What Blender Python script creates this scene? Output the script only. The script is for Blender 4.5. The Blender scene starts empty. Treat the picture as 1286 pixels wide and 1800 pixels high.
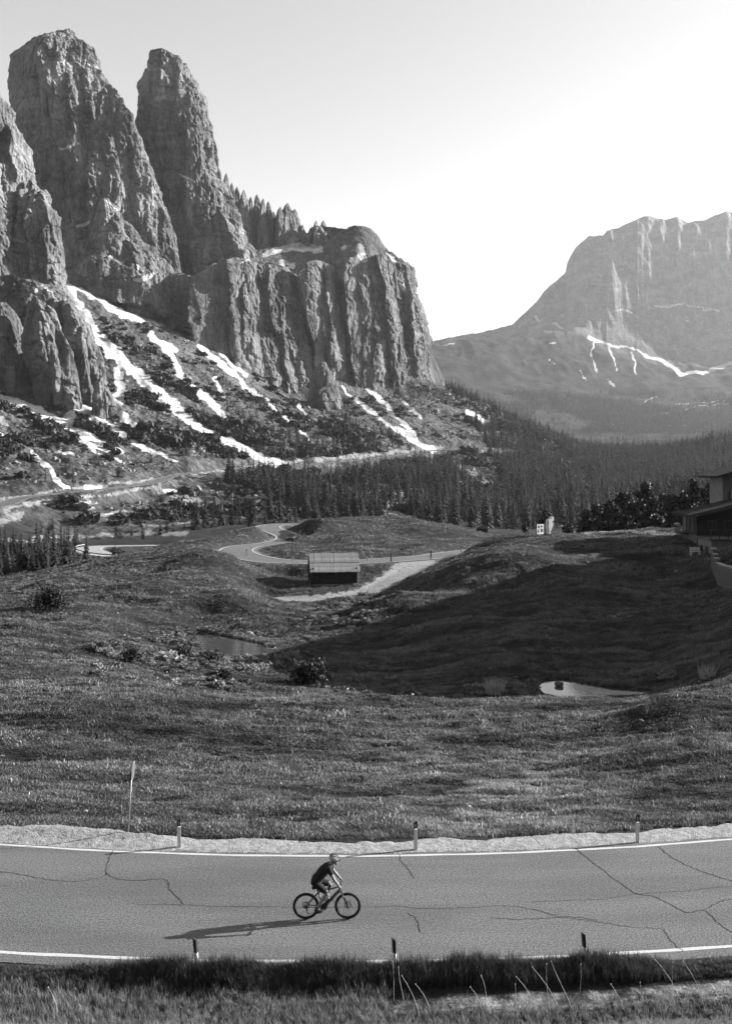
import bpy, math, random
import numpy as np
from mathutils import Vector, Matrix
random.seed(7)
rng = np.random.default_rng(7)
R = math.radians
scene = bpy.context.scene
col = scene.collection

# ------------------------------------------------------------------ camera, sky, sun, exposure
F, HY, CX, CZ = 1750.0, 820.0, 643.0, 12.3      # focal length and horizon row of the photo (px), eye height over the road (m)
SUN_AZ, SUN_EL = R(75.8), R(21.5)               # azimuth from +Y towards +X
cam_data = bpy.data.cameras.new('camera')
cam = bpy.data.objects.new('camera', cam_data); col.objects.link(cam)
cam.location = (0, 0, CZ); cam.rotation_euler = (R(90), 0, 0)
cam_data.sensor_fit = 'VERTICAL'; cam_data.sensor_height = 36.0; cam_data.sensor_width = 25.7
cam_data.lens = F/1800*36
cam_data.shift_y = -80/1800
cam_data.clip_start = 0.5; cam_data.clip_end = 20000
scene.camera = cam
world = bpy.data.worlds.new('World'); scene.world = world; world.use_nodes = True
wn = world.node_tree; wn.nodes.clear()
sky = wn.nodes.new('ShaderNodeTexSky'); sky.sky_type = 'NISHITA'; sky.sun_disc = False
sky.sun_elevation = SUN_EL; sky.sun_rotation = SUN_AZ
sky.altitude = 2200; sky.air_density = 3.0; sky.dust_density = 1.0; sky.ozone_density = 1.0
sep = wn.nodes.new('ShaderNodeSeparateColor')   # a monochrome photograph taken through a red filter
wn.links.new(sky.outputs[0], sep.inputs[0])
bg = wn.nodes.new('ShaderNodeBackground'); bg.inputs[1].default_value = 0.07
mixc = wn.nodes.new('ShaderNodeMix'); mixc.data_type = 'FLOAT'; mixc.inputs[0].default_value = 0.25
wn.links.new(sep.outputs[0], mixc.inputs[2]); wn.links.new(sep.outputs[1], mixc.inputs[3])
wn.links.new(mixc.outputs[0], bg.inputs[0])
wo = wn.nodes.new('ShaderNodeOutputWorld'); wn.links.new(bg.outputs[0], wo.inputs[0])
sun_data = bpy.data.lights.new('sun', 'SUN'); sun_data.energy = 5.0; sun_data.angle = R(0.5); sun_data.color = (1, 1, 1)
sun = bpy.data.objects.new('sun', sun_data); col.objects.link(sun)
sd = Vector((math.cos(SUN_EL)*math.sin(SUN_AZ), math.cos(SUN_EL)*math.cos(SUN_AZ), math.sin(SUN_EL)))
sun.rotation_euler = (-sd).to_track_quat('-Z', 'Y').to_euler()
sun.location = (60, 20, 60)
vs = scene.view_settings
scene.display_settings.display_device = 'sRGB'
vs.view_transform = 'Standard'; vs.look = 'None'; vs.exposure = 1.72; vs.gamma = 1.0; vs.use_curve_mapping = False
scene.cycles.use_denoising = True
scene.cycles.max_bounces = 5; scene.cycles.diffuse_bounces = 1; scene.cycles.glossy_bounces = 2
scene.cycles.transmission_bounces = 2; scene.cycles.volume_bounces = 0; scene.cycles.transparent_max_bounces = 6
scene.cycles.use_adaptive_sampling = True; scene.cycles.adaptive_threshold = 0.02
scene.cycles.caustics_reflective = False; scene.cycles.caustics_refractive = False

# ------------------------------------------------------------------ numeric helpers
def W(px, py, y):
    """photo pixel + distance -> world point"""
    return ((px-CX)/F*y, y, CZ + (HY-py)/F*y)

def sstep(a, b, x):
    t = np.clip((x-a)/(b-a), 0, 1); return t*t*(3-2*t)

def _hash(ix, iy, iz, seed):
    h = ix.astype(np.uint32)*np.uint32(374761393) + iy.astype(np.uint32)*np.uint32(668265263) + iz.astype(np.uint32)*np.uint32(2246822519) + np.uint32((seed*3266489917) & 0xffffffff)
    h ^= h >> np.uint32(15); h *= np.uint32(2246822519); h ^= h >> np.uint32(13); h *= np.uint32(3266489917); h ^= h >> np.uint32(16)
    return h

def noise(x, y, z=None, seed=1):
    """gradient noise, about -1..1"""
    if z is None: z = np.zeros_like(x) + 0.37
    xi, yi, zi = np.floor(x).astype(np.int64), np.floor(y).astype(np.int64), np.floor(z).astype(np.int64)
    fx, fy, fz = (x-xi).astype(np.float32), (y-yi).astype(np.float32), (z-zi).astype(np.float32)
    u, v, w = [f*f*f*(f*(f*6-15)+10) for f in (fx, fy, fz)]
    def g(a, b, c):
        h = _hash(xi+a, yi+b, zi+c, seed)
        k = np.float32(1/511.5)
        return ((h & np.uint32(1023)).astype(np.float32)*k-1)*(fx-a) + (((h >> np.uint32(10)) & np.uint32(1023)).astype(np.float32)*k-1)*(fy-b) + (((h >> np.uint32(20)) & np.uint32(1023)).astype(np.float32)*k-1)*(fz-c)
    def lx(b, c):
        p = g(0, b, c); return p + (g(1, b, c)-p)*u
    def ly(c):
        p = lx(0, c); return p + (lx(1, c)-p)*v
    p = ly(0)
    return (p + (ly(1)-p)*w)*1.5

def fbm(x, y, z=None, o=4, seed=1, gain=0.5):
    s = 0; a = 1.0
    for i in range(o):
        s = s + a*noise(x*2**i+i*7.3, y*2**i-i*3.1, None if z is None else z*2**i+i*1.7, seed+i*11); a *= gain
    return s

def ridged(x, y, z=None, o=3, seed=1, gain=0.5):
    s = 0; a = 1.0
    for i in range(o):
        s = s + a*(1-2*np.abs(noise(x*2**i+i*5.3, y*2**i-i*2.1, None if z is None else z*2**i+i*1.1, seed+i*13))); a *= gain
    return s

def seg_dist(px, py, pts):
    """distance of points to a polyline + running parameter (index.fraction) of the nearest place"""
    best = np.full(px.shape, 1e9); par = np.zeros(px.shape)
    for i in range(len(pts)-1):
        (ax, ay), (bx, by) = pts[i][:2], pts[i+1][:2]
        dx, dy = bx-ax, by-ay
        t = np.clip(((px-ax)*dx+(py-ay)*dy)/(dx*dx+dy*dy+1e-12), 0, 1)
        d = np.hypot(px-ax-t*dx, py-ay-t*dy)
        m = d < best
        best = np.where(m, d, best); par = np.where(m, i+t, par)
    return best, par

def in_poly(px, py, poly):
    r = np.zeros(px.shape, bool); n = len(poly)
    for i in range(n):
        x0, y0 = poly[i]; x1, y1 = poly[(i+1) % n]
        if y0 == y1: continue
        c = ((y0 > py) != (y1 > py)) & (px < (x1-x0)*(py-y0)/(y1-y0)+x0)
        r ^= c
    return r

def smooth_path(pts, n):
    """Catmull-Rom through the points"""
    p = np.array(pts, float); k = len(p)
    q = np.vstack([2*p[0]-p[1], p, 2*p[-1]-p[-2]])
    t = np.linspace(0, k-1-1e-9, n); i = t.astype(int); f = (t-i)[:, None]
    a, b, c, d = q[i], q[i+1], q[i+2], q[i+3]
    return 0.5*(2*b+(c-a)*f+(2*a-5*b+4*c-d)*f**2+(3*b-a-3*c+d)*f**3)

# ------------------------------------------------------------------ scene helpers
def tag(o, label=None, cat=None, group=None, kind=None):
    if label: o['label'] = label
    if cat: o['category'] = cat
    if group: o['group'] = group
    if kind: o['kind'] = kind
    return o

def link(o, parent=None):
    col.objects.link(o)
    if parent is not None: o.parent = parent
    return o

def empty(name, loc, label, cat, group=None, rz=0):
    o = bpy.data.objects.new(name, None); o.empty_display_size = 0.2
    o.location = loc; o.rotation_euler = (0, 0, rz)
    return tag(link(o), label, cat, group)

def mesh_np(name, v, f, mat=None, smooth=False):
    """f: (n,k) int array of equal-sized faces"""
    m = bpy.data.meshes.new(name)
    v = np.ascontiguousarray(v, np.float32); f = np.ascontiguousarray(f, np.int32)
    n, k = f.shape
    m.vertices.add(len(v)); m.vertices.foreach_set('co', v.ravel())
    m.loops.add(n*k); m.loops.foreach_set('vertex_index', f.ravel())
    m.polygons.add(n); m.polygons.foreach_set('loop_start', np.arange(0, n*k, k, dtype=np.int32))
    m.update(calc_edges=True)
    m.polygons.foreach_set('use_smooth', np.full(n, smooth))
    if mat: m.materials.append(mat)
    return m

def grid_faces(nr, nc, wrap=False):
    i = np.arange(nr-1)[:, None]; j = np.arange(nc if wrap else nc-1)[None, :]
    j2 = (j+1) % nc
    a, b, c, d = i*nc+j, i*nc+j2, (i+1)*nc+j2, (i+1)*nc+j
    return np.stack([a+0*b, b+0*a, c, d+0*c], -1).reshape(-1, 4)

def set_mask(me, rgb):
    a = me.attributes.new('mask', 'FLOAT_COLOR', 'POINT')
    c = np.ones((len(me.vertices), 4), np.float32); c[:, :3] = rgb
    a.data.foreach_set('color', c.ravel())

class MB:
    """collects shapes into one mesh"""
    def __init__(s): s.v = []; s.f = []
    def add(s, v, f):
        o = len(s.v); s.v += [tuple(p) for p in v]; s.f += [tuple(i+o for i in q) for q in f]; return s
    def box(s, c, d, rot=None):
        x, y, z = d[0]/2, d[1]/2, d[2]/2
        v = [Vector((i*x, j*y, k*z)) for k in (-1, 1) for j in (-1, 1) for i in (-1, 1)]
        if rot is not None: v = [rot @ p for p in v]
        c = Vector(c)
        return s.add([p+c for p in v], [(0, 2, 3, 1), (4, 5, 7, 6), (0, 1, 5, 4), (2, 6, 7, 3), (0, 4, 6, 2), (1, 3, 7, 5)])
    def tube(s, pts, rad, n=8, cap=True, flat=1.0):
        pts = [Vector(p) for p in pts]
        if not hasattr(rad, '__len__'): rad = [rad]*len(pts)
        rings = []; prev = None
        for i, p in enumerate(pts):
            t = (pts[min(i+1, len(pts)-1)]-pts[max(i-1, 0)]).normalized()
            if prev is None:
                prev = t.orthogonal().normalized()
                up = Vector((0, 1, 0))
                if abs(t.dot(up)) < 0.9: prev = (up - t*up.dot(t)).normalized()
            prev = (prev - t*prev.dot(t)).normalized(); b = t.cross(prev)
            rings.append([p+(prev*math.cos(2*math.pi*k/n)*flat+b*math.sin(2*math.pi*k/n))*rad[i] for k in range(n)])
        v = [q for r in rings for q in r]; f = []
        for i in range(len(pts)-1):
            for k in range(n):
                f.append((i*n+k, i*n+(k+1) % n, (i+1)*n+(k+1) % n, (i+1)*n+k))
        if cap:
            f.append(tuple(range(n-1, -1, -1))); f.append(tuple((len(pts)-1)*n+k for k in range(n)))
        return s.add(v, f)
    def torus(s, c, r0, r1, n=40, m=8, sq=1.0):
        """ring in the local XZ plane"""
        v = []; f = []
        for i in range(n):
            a = 2*math.pi*i/n
            for j in range(m):
                b = 2*math.pi*j/m
                rr = r0+r1*math.cos(b)
                v.append((c[0]+rr*math.cos(a), c[1]+sq*r1*math.sin(b), c[2]+rr*math.sin(a)))
        for i in range(n):
            for j in range(m):
                f.append((i*m+j, ((i+1) % n)*m+j, ((i+1) % n)*m+(j+1) % m, i*m+(j+1) % m))
        return s.add(v, f)
    def ball(s, c, r, nu=12, nv=8, scale=(1, 1, 1), rot=None):
        v = [Vector((0, 0, -1))]; f = []
        for j in range(1, nv):
            b = -math.pi/2+math.pi*j/nv
            for i in range(nu):
                a = 2*math.pi*i/nu; v.append(Vector((math.cos(a)*math.cos(b), math.sin(a)*math.cos(b), math.sin(b))))
        v.append(Vector((0, 0, 1)))
        for i in range(nu): f.append((0, 1+(i+1) % nu, 1+i))
        for j in range(nv-2):
            for i in range(nu):
                a = 1+j*nu; f.append((a+i, a+(i+1) % nu, a+nu+(i+1) % nu, a+nu+i))
        e = len(v)-1; a = 1+(nv-2)*nu
        for i in range(nu): f.append((a+i, a+(i+1) % nu, e))
        sc = Vector(scale); out = []
        for p in v:
            q = Vector((p.x*sc.x*r, p.y*sc.y*r, p.z*sc.z*r))
            if rot is not None: q = rot @ q
            out.append(q+Vector(c))
        return s.add(out, f)
    def prism(s, poly, axis, a0, a1):
        """poly in the two other axes, extruded along axis from a0 to a1"""
        n = len(poly)
        def P3(p, a): return {0: (a, p[0], p[1]), 1: (p[0], a, p[1]), 2: (p[0], p[1], a)}[axis]
        v = [P3(p, a0) for p in poly]+[P3(p, a1) for p in poly]
        f = [tuple(range(n)), tuple(range(2*n-1, n-1, -1))]+[(i, n+i, n+(i+1) % n, (i+1) % n) for i in range(n)]
        return s.add(v, f)
    def mesh(s, name, mat, smooth=False):
        m = bpy.data.meshes.new(name); m.from_pydata(s.v, [], s.f); m.update()
        if mat: m.materials.append(mat)
        if smooth: m.polygons.foreach_set('use_smooth', np.full(len(m.polygons), True))
        import bmesh
        b = bmesh.new(); b.from_mesh(m); bmesh.ops.recalc_face_normals(b, faces=b.faces); b.to_mesh(m); b.free()
        return m
    def build(s, name, mat, parent=None, smooth=False, bevel=0):
        o = bpy.data.objects.new(name, s.mesh(name, mat, smooth)); link(o, parent)
        if bevel:
            b = o.modifiers.new('bevel', 'BEVEL'); b.width = bevel; b.segments = 2; b.limit_method = 'ANGLE'
        return o

# ------------------------------------------------------------------ materials (grey values: the photograph is monochrome)
class NT:
    def __init__(s, name):
        s.m = bpy.data.materials.new(name); s.m.use_nodes = True; s.t = s.m.node_tree; s.t.nodes.clear()
        s.out = s.n('ShaderNodeOutputMaterial'); s.b = s.n('ShaderNodeBsdfPrincipled')
        s.l(s.b.outputs[0], s.out.inputs[0])
    def n(s, t, **k):
        o = s.t.nodes.new(t)
        for a, b in k.items(): setattr(o, a, b)
        return o
    def l(s, a, b): s.t.links.new(a, b)
    def val(s, sock, v):
        if hasattr(v, 'is_output') or isinstance(v, bpy.types.NodeSocket): s.l(v, sock)
        else: sock.default_value = v
    def math(s, op, a, b=0.0, c=None):
        o = s.n('ShaderNodeMath', operation=op); s.val(o.inputs[0], a); s.val(o.inputs[1], b)
        if c is not None: s.val(o.inputs[2], c)
        return o.outputs[0]
    def mix(s, f, a, b):
        o = s.n('ShaderNodeMix', data_type='FLOAT'); s.val(o.inputs[0], f); s.val(o.inputs[2], a); s.val(o.inputs[3], b); return o.outputs[0]
    def rng(s, x, a, b, c=0.0, d=1.0):
        o = s.n('ShaderNodeMapRange'); o.interpolation_type = 'SMOOTHSTEP'; s.val(o.inputs[0], x)
        for i, q in enumerate((a, b, c, d)): s.val(o.inputs[i+1], q)
        return o.outputs[0]
    def pos(s, scale=(1, 1, 1), kind='obj'):
        if kind == 'world': g = s.n('ShaderNodeNewGeometry').outputs['Position']
        else: g = s.n('ShaderNodeTexCoord').outputs['Object']
        m = s.n('ShaderNodeMapping'); m.inputs['Scale'].default_value = scale; s.l(g, m.inputs[0]); return m.outputs[0]
    def noise(s, vec, scale, detail=4, rough=0.55):
        o = s.n('ShaderNodeTexNoise'); s.l(vec, o.inputs['Vector']); o.inputs['Scale'].default_value = scale
        o.inputs['Detail'].default_value = detail; o.inputs['Roughness'].default_value = rough; return o.outputs[0]
    def voro(s, vec, scale, feature='F1', rand=1.0):
        o = s.n('ShaderNodeTexVoronoi', feature=feature); s.l(vec, o.inputs['Vector']); o.inputs['Scale'].default_value = scale
        o.inputs['Randomness'].default_value = rand; return o
    def bump(s, h, dist, strength=1.0):
        o = s.n('ShaderNodeBump'); o.inputs['Strength'].default_value = strength; o.inputs['Distance'].default_value = dist
        s.l(h, o.inputs['Height']); s.l(o.outputs[0], s.b.inputs['Normal']); return o
    def color(s, v):
        o = s.n('ShaderNodeCombineColor')
        for i in range(3): s.l(v, o.inputs[i])
        s.l(o.outputs[0], s.b.inputs['Base Color'])
    def fin(s, rough=0.85, spec=0.3):
        s.val(s.b.inputs['Roughness'], rough); s.val(s.b.inputs['Specular IOR Level'], spec); return s.m

def plain(name, c, rough=0.6, spec=0.4, var=0.25, scale=8, bump=0.0, metal=0.0, stretch=(1, 1, 1)):
    t = NT(name); p = t.pos(stretch)
    n = t.noise(p, scale, 5)
    t.color(t.rng(n, 0.3, 0.7, c*(1-var), c*(1+var)))
    if bump: t.bump(n, bump)
    t.b.inputs['Metallic'].default_value = metal
    return t.fin(rough, spec)

def make_ground():
    t = NT('meadow_and_scree'); w = t.pos((1, 1, 1), 'world')
    a = t.n('ShaderNodeAttribute', attribute_name='mask'); sp = t.n('ShaderNodeSeparateColor'); t.l(a.outputs['Color'], sp.inputs[0])
    snow, pale, talus = sp.outputs
    streak = t.pos((0.35, 1, 1), 'world')
    n1 = t.noise(w, 0.05, 4); n2 = t.noise(streak, 1.1, 6, 0.65); n3 = t.noise(w, 7.0, 4, 0.7)
    mixn = t.math('ADD', t.math('MULTIPLY', n2, 0.55), t.math('ADD', t.math('MULTIPLY', n1, 0.25), t.math('MULTIPLY', n3, 0.3)))
    grass = t.rng(mixn, 0.38, 0.72, 0.009, 0.036)
    # scree: stones, sparse turf, darker scrub
    w2 = t.pos((1, 1, 0.35), 'world')
    v1 = t.voro(w2, 0.35); s1 = t.noise(w2, 0.12, 6, 0.7); s2 = t.noise(w2, 0.02, 4, 0.6)
    scree = t.math('MULTIPLY', t.rng(t.math('ADD', t.math('MULTIPLY', s1, 0.6), t.math('MULTIPLY', s2, 0.4)), 0.36, 0.64, 0.024, 0.14), t.rng(v1.outputs['Distance'], 0.0, 0.8, 1.15, 0.75))
    base = t.mix(talus, grass, scree)
    g1 = t.noise(w, 3.5, 6, 0.75)
    gravel = t.rng(g1, 0.3, 0.7, 0.10, 0.27)
    pn = t.math('ADD', pale, t.math('MULTIPLY', t.math('SUBTRACT', t.noise(w, 0.9, 6, 0.7), 0.5), 1.1))
    base = t.mix(t.rng(pn, 0.42, 0.6), base, gravel)
    sn = t.math('ADD', snow, t.math('MULTIPLY', t.math('SUBTRACT', t.noise(w2, 0.16, 8, 0.8), 0.5), 1.0))
    sf = t.rng(sn, 0.47, 0.53)
    t.color(t.mix(sf, base, t.rng(t.noise(w2, 0.09, 6, 0.7), 0.35, 0.65, 0.26, 0.55)))
    hb = t.math('ADD', t.math('MULTIPLY', t.math('ADD', n2, t.math('MULTIPLY', n3, 0.35)), t.mix(talus, 0.22, 0.0)),
                t.math('MULTIPLY', t.math('ADD', t.math('MULTIPLY', s1, 3.0), t.math('MULTIPLY', v1.outputs['Distance'], -1.2)), t.math('MULTIPLY', talus, 0.9)))
    t.bump(t.math('MULTIPLY', hb, t.math('SUBTRACT', 1.0, t.math('MULTIPLY', sf, 0.85))), 1.0)
    return t.fin(0.95, 0.1)

def make_rock(name='dolomite_rock', lo=0.055, hi=0.235):
    t = NT(name)
    a = t.n('ShaderNodeAttribute', attribute_name='mask'); sp = t.n('ShaderNodeSeparateColor'); t.l(a.outputs['Color'], sp.inputs[0])
    w = t.pos((1, 1, 1), 'world'); ws = t.pos((1, 1, 0.12), 'world'); wh = t.pos((0.25, 0.25, 1), 'world')
    n1 = t.noise(w, 0.018, 5, 0.6); st = t.noise(ws, 0.09, 5, 0.6); hb = t.noise(wh, 0.10, 5, 0.65); fn = t.noise(w, 0.35, 6, 0.7)
    m = t.math('ADD', t.math('ADD', t.math('MULTIPLY', n1, 0.35), t.math('MULTIPLY', st, 0.3)), t.math('ADD', t.math('MULTIPLY', hb, 0.15), t.math('MULTIPLY', fn, 0.2)))
    c = t.rng(m, 0.38, 0.62, lo, hi)
    pale = t.rng(t.noise(w, 0.045, 5, 0.55), 0.58, 0.68, 1.0, 1.45)     # fresh, paler break scars
    vc = t.voro(t.pos((1, 1, 0.4), 'world'), 0.10, 'DISTANCE_TO_EDGE')
    crack = t.rng(vc.outputs['Distance'], 0.0, 0.06, 0.72, 1.0)
    c = t.math('MULTIPLY', t.math('MULTIPLY', c, pale), crack)
    c = t.mix(t.math('MULTIPLY', sp.outputs[1], 0.96), c, t.rng(n1, 0.35, 0.65, 0.008, 0.035))      # turf and woods on the gentler slopes
    sn = t.math('ADD', sp.outputs[0], t.math('MULTIPLY', t.math('SUBTRACT', t.noise(w, 0.15, 5, 0.7), 0.5), 0.7))
    c = t.mix(t.rng(sn, 0.46, 0.56), c, 0.42)
    t.color(c)
    h = t.math('ADD', t.math('ADD', t.math('MULTIPLY', fn, 2.2), t.math('MULTIPLY', t.noise(t.pos((1, 1, 0.3), 'world'), 0.12, 6, 0.7), 5.0)),
               t.math('ADD', t.math('MULTIPLY', t.rng(vc.outputs['Distance'], 0, 0.12), 0.9), t.math('MULTIPLY', hb, 2.5)))
    t.bump(h, 1.0)
    return t.fin(0.95, 0.1)

def make_asphalt():
    t = NT('asphalt'); p = t.pos((1, 1, 1), 'world')
    n = t.noise(p, 45, 3, 0.8); b = t.noise(t.pos((0.25, 1.2, 1), 'world'), 0.5, 5, 0.6)
    agg = t.voro(p, 55); f2 = t.noise(p, 17, 3, 0.75)
    c = t.math('MULTIPLY', t.rng(t.math('ADD', t.math('MULTIPLY', n, 0.5), t.math('MULTIPLY', f2, 0.5)), 0.40, 0.60, 0.028, 0.155), t.rng(b, 0.3, 0.7, 0.8, 1.16))
    t.color(c)
    t.bump(t.math('ADD', agg.outputs['Distance'], n), 0.012)
    return t.fin(0.8, 0.35)

def make_gravel():
    t = NT('shoulder_gravel'); p = t.pos((1, 1, 1), 'world')
    v = t.voro(p, 26); n = t.noise(p, 3.0, 6, 0.75); n2 = t.noise(p, 18, 4, 0.7)
    t.color(t.math('MULTIPLY', t.rng(t.math('ADD', t.math('MULTIPLY', n, 0.5), t.math('MULTIPLY', n2, 0.5)), 0.3, 0.66, 0.13, 0.36), t.rng(v.outputs['Distance'], 0.1, 0.8, 1.1, 0.75)))
    t.bump(t.math('ADD', t.math('MULTIPLY', v.outputs['Distance'], -0.35), n), 0.06)
    return t.fin(0.95, 0.2)

def make_foliage(name, lo, hi, trans=0.25, tint=True, scale=0.9, spec=0.2):
    t = NT(name); p = t.pos((1, 1, 1)); n = t.noise(p, scale, 3)
    v = t.rng(n, 0.3, 0.7, lo, hi)
    if tint:
        a = t.n('ShaderNodeAttribute', attribute_name='tint', attribute_type='INSTANCER')
        v = t.math('MULTIPLY', v, t.math('ADD', 0.55, t.math('MULTIPLY', a.outputs['Fac'], 0.9)))
    else:
        oi = t.n('ShaderNodeObjectInfo'); v = t.math('MULTIPLY', v, t.math('ADD', 0.7, t.math('MULTIPLY', oi.outputs['Random'], 0.6)))
    t.color(v); t.fin(0.55, spec)
    if trans:
        tr = t.n('ShaderNodeBsdfTranslucent'); cc = t.n('ShaderNodeCombineColor')
        for i in range(3): t.l(v, cc.inputs[i])
        t.l(cc.outputs[0], tr.inputs[0])
        mx = t.n('ShaderNodeMixShader'); mx.inputs[0].default_value = trans
        t.l(t.b.outputs[0], mx.inputs[1]); t.l(tr.outputs[0], mx.inputs[2]); t.l(mx.outputs[0], t.out.inputs[0])
    return t.m

M = {}
M['ground'] = make_ground(); M['rock'] = make_rock(); M['far_rock'] = make_rock('far_rock', 0.09, 0.22)
M['concrete'] = plain('pale_concrete', 0.25, 0.9, 0.2, 0.15, 0.6); M['asphalt'] = make_asphalt(); M['gravel'] = make_gravel()
M['line'] = plain('road_paint', 0.4, 0.6, 0.4, 0.12, 12, 0.004)
M['crack'] = plain('tar_crack', 0.018, 0.9, 0.2)
M['needles'] = make_foliage('spruce_needles', 0.016, 0.05, 0.15, False)
M['needles_i'] = make_foliage('forest_needles', 0.016, 0.05, 0.15, True)
M['pine'] = make_foliage('stone_pine_needles', 0.005, 0.014, 0.1, False)
M['shrub'] = make_foliage('shrub_leaves', 0.014, 0.04, 0.25, False)
M['grass'] = make_foliage('grass_blades', 0.034, 0.10, 0.3, True, 3, 0.35)
M['leaf'] = make_foliage('broad_leaves', 0.02, 0.055, 0.3, True, 3)
M['bark'] = plain('bark', 0.06, 0.9, 0.1, 0.4, 6, 0.02)
M['straw'] = plain('dry_straw', 0.42, 0.7, 0.2)
M['white'] = plain('white_plastic', 0.55, 0.45, 0.4, 0.08, 5)
M['black'] = plain('black_plastic', 0.012, 0.5, 0.4)
M['steel'] = plain('galvanised_steel', 0.30, 0.45, 0.5, 0.15, 20, 0, 0.6)
M['plaster'] = plain('white_plaster', 0.15, 0.85, 0.2, 0.12, 1.2, 0.01)
M['greyplaster'] = plain('grey_plaster', 0.08, 0.85, 0.2, 0.2, 1.0, 0.01)
M['darkwood'] = plain('dark_weathered_wood', 0.03, 0.85, 0.2, 0.4, 3, 0.01, 0, (1, 1, 6))
M['log'] = plain('old_log_wood', 0.04, 0.9, 0.15, 0.45, 2.0, 0.02, 0, (1, 6, 6))
M['shingle'] = plain('silver_grey_boards', 0.19, 0.85, 0.15, 0.55, 1.5, 0.01, 0, (6, 1, 1))
M['roof'] = plain('dark_roof_tiles', 0.03, 0.9, 0.05, 0.3, 2.5, 0.02)
M['glass'] = plain('window_glass', 0.03, 0.08, 0.6, 0.1)
M['rubber'] = plain('tyre_rubber', 0.015, 0.7, 0.3)
M['frame'] = plain('black_frame_paint', 0.014, 0.35, 0.5)
M['metal'] = plain('dark_metal', 0.12, 0.35, 0.5, 0.2, 10, 0, 0.8)
M['skin'] = plain('skin', 0.16, 0.55, 0.35, 0.12, 10)
M['jersey'] = plain('black_jersey', 0.014, 0.85, 0.2, 0.3, 30, 0.002)
M['shorts'] = plain('black_shorts', 0.010, 0.8, 0.2, 0.3, 30)
M['helmet'] = plain('pale_helmet', 0.32, 0.35, 0.5, 0.1)
M['shoe'] = plain('dark_shoe', 0.03, 0.6, 0.3)
M['carpaint'] = plain('dark_car_paint', 0.04, 0.25, 0.6, 0.1)
M['stone'] = plain('pale_boulder', 0.22, 0.9, 0.2, 0.35, 2.5, 0.05)
M['carved'] = plain('bleached_carved_wood', 0.42, 0.8, 0.2, 0.25, 1.5, 0.03)
M['board'] = plain('printed_board', 0.45, 0.6, 0.3, 0.2, 1.2)
def make_water():
    t = NT('pond_water'); p = t.pos((1, 1, 1), 'world'); n = t.noise(p, 2.2, 3, 0.5)
    t.b.inputs['Base Color'].default_value = (0.04, 0.04, 0.04, 1); t.bump(n, 0.004)
    t.b.inputs['IOR'].default_value = 1.33
    return t.fin(0.04, 0.5)
M['water'] = make_water()

# ================================================================== TERRAIN
RC = (-1.07, 92.6); RF, RN = 61.0, 68.1          # the road in front: an arc about RC between these radii
ctrl = []
def add(*a):
    for p in a: ctrl.append(W(*p))
for px in (-900, -450, 0, 300, 643, 1000, 1286, 1700, 2200):
    add((px, 1492, 32), (px, 1453, 34)); add((px, 1552, 29.4))
add((0, 1389, 40), (300, 1398, 40), (643, 1403, 40), (1000, 1400, 40), (1286, 1378, 40), (-450, 1370, 40), (1700, 1340, 40))
add((0, 1300, 50), (300, 1310, 50), (643, 1318, 50), (1000, 1318, 50), (1286, 1288, 50), (-450, 1280, 50), (1600, 1240, 50))
add((-100, 1205, 62), (0, 1206, 62), (170, 1203, 62), (300, 1212, 62), (400, 1222, 62), (520, 1228, 62), (640, 1225, 62), (750, 1229, 62), (850, 1232, 62), (1000, 1231, 62), (1100, 1231, 62), (1200, 1214, 62), (1286, 1196, 62), (1500, 1130, 62))
# hollow behind the first crest, the bog, the two ponds
add((400, 1232, 68), (520, 1240, 68), (640, 1244, 68), (750, 1246, 68), (850, 1248, 68), (1000, 1250, 69), (1100, 1246, 68), (1200, 1228, 68), (1286, 1190, 68), (300, 1212, 68))
add((950, 1213, 77), (1000, 1212, 77), (1060, 1212, 77), (1130, 1205, 78), (1200, 1180, 78), (1286, 1150, 78))
add((300, 1190, 76), (400, 1196, 76), (500, 1205, 76), (640, 1208, 77), (750, 1210, 77), (850, 1210, 77), (150, 1168, 74), (0, 1160, 74))
add((560, 1183, 84), (700, 1170, 86), (640, 1150, 92))
add((350, 1140, 97), (410, 1135, 98), (470, 1142, 97), (560, 1142, 96), (250, 1140, 92), (300, 1162, 87), (150, 1130, 88), (0, 1118, 86), (-200, 1110, 86))
add((300, 1100, 108), (410, 1105, 110), (500, 1108, 108))
# left and middle hills
add((0, 1088, 100), (60, 1068, 107), (150, 1085, 102), (0, 1042, 125), (-200, 1050, 120), (180, 1070, 112), (260, 1050, 119), (350, 1066, 116), (350, 1040, 121), (430, 1083, 113), (430, 1022, 127), (500, 1075, 116), (560, 1085, 115), (650, 1078, 118), (600, 1060, 124))
add((100, 1018, 145), (200, 1012, 138), (300, 1000, 135), (300, 985, 145), (380, 985, 140), (430, 1010, 136), (460, 1000, 142), (350, 965, 165), (200, 985, 165), (300, 962, 182), (400, 941, 205), (440, 930, 218))
add((100, 1003, 172), (150, 1000, 158), (250, 975, 172), (0, 1036, 150), (0, 1018, 200), (0, 1003, 240), (0, 972, 300), (0, 948, 350), (-250, 1000, 240), (-250, 950, 330), (100, 1000, 210), (100, 985, 245), (120, 950, 330), (100, 938, 365))
add((185, 968, 255), (150, 966, 260), (230, 972, 270), (200, 948, 330), (300, 975, 225), (300, 965, 260), (300, 938, 330), (400, 962, 240), (400, 930, 330), (480, 945, 275), (480, 925, 330))
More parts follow.
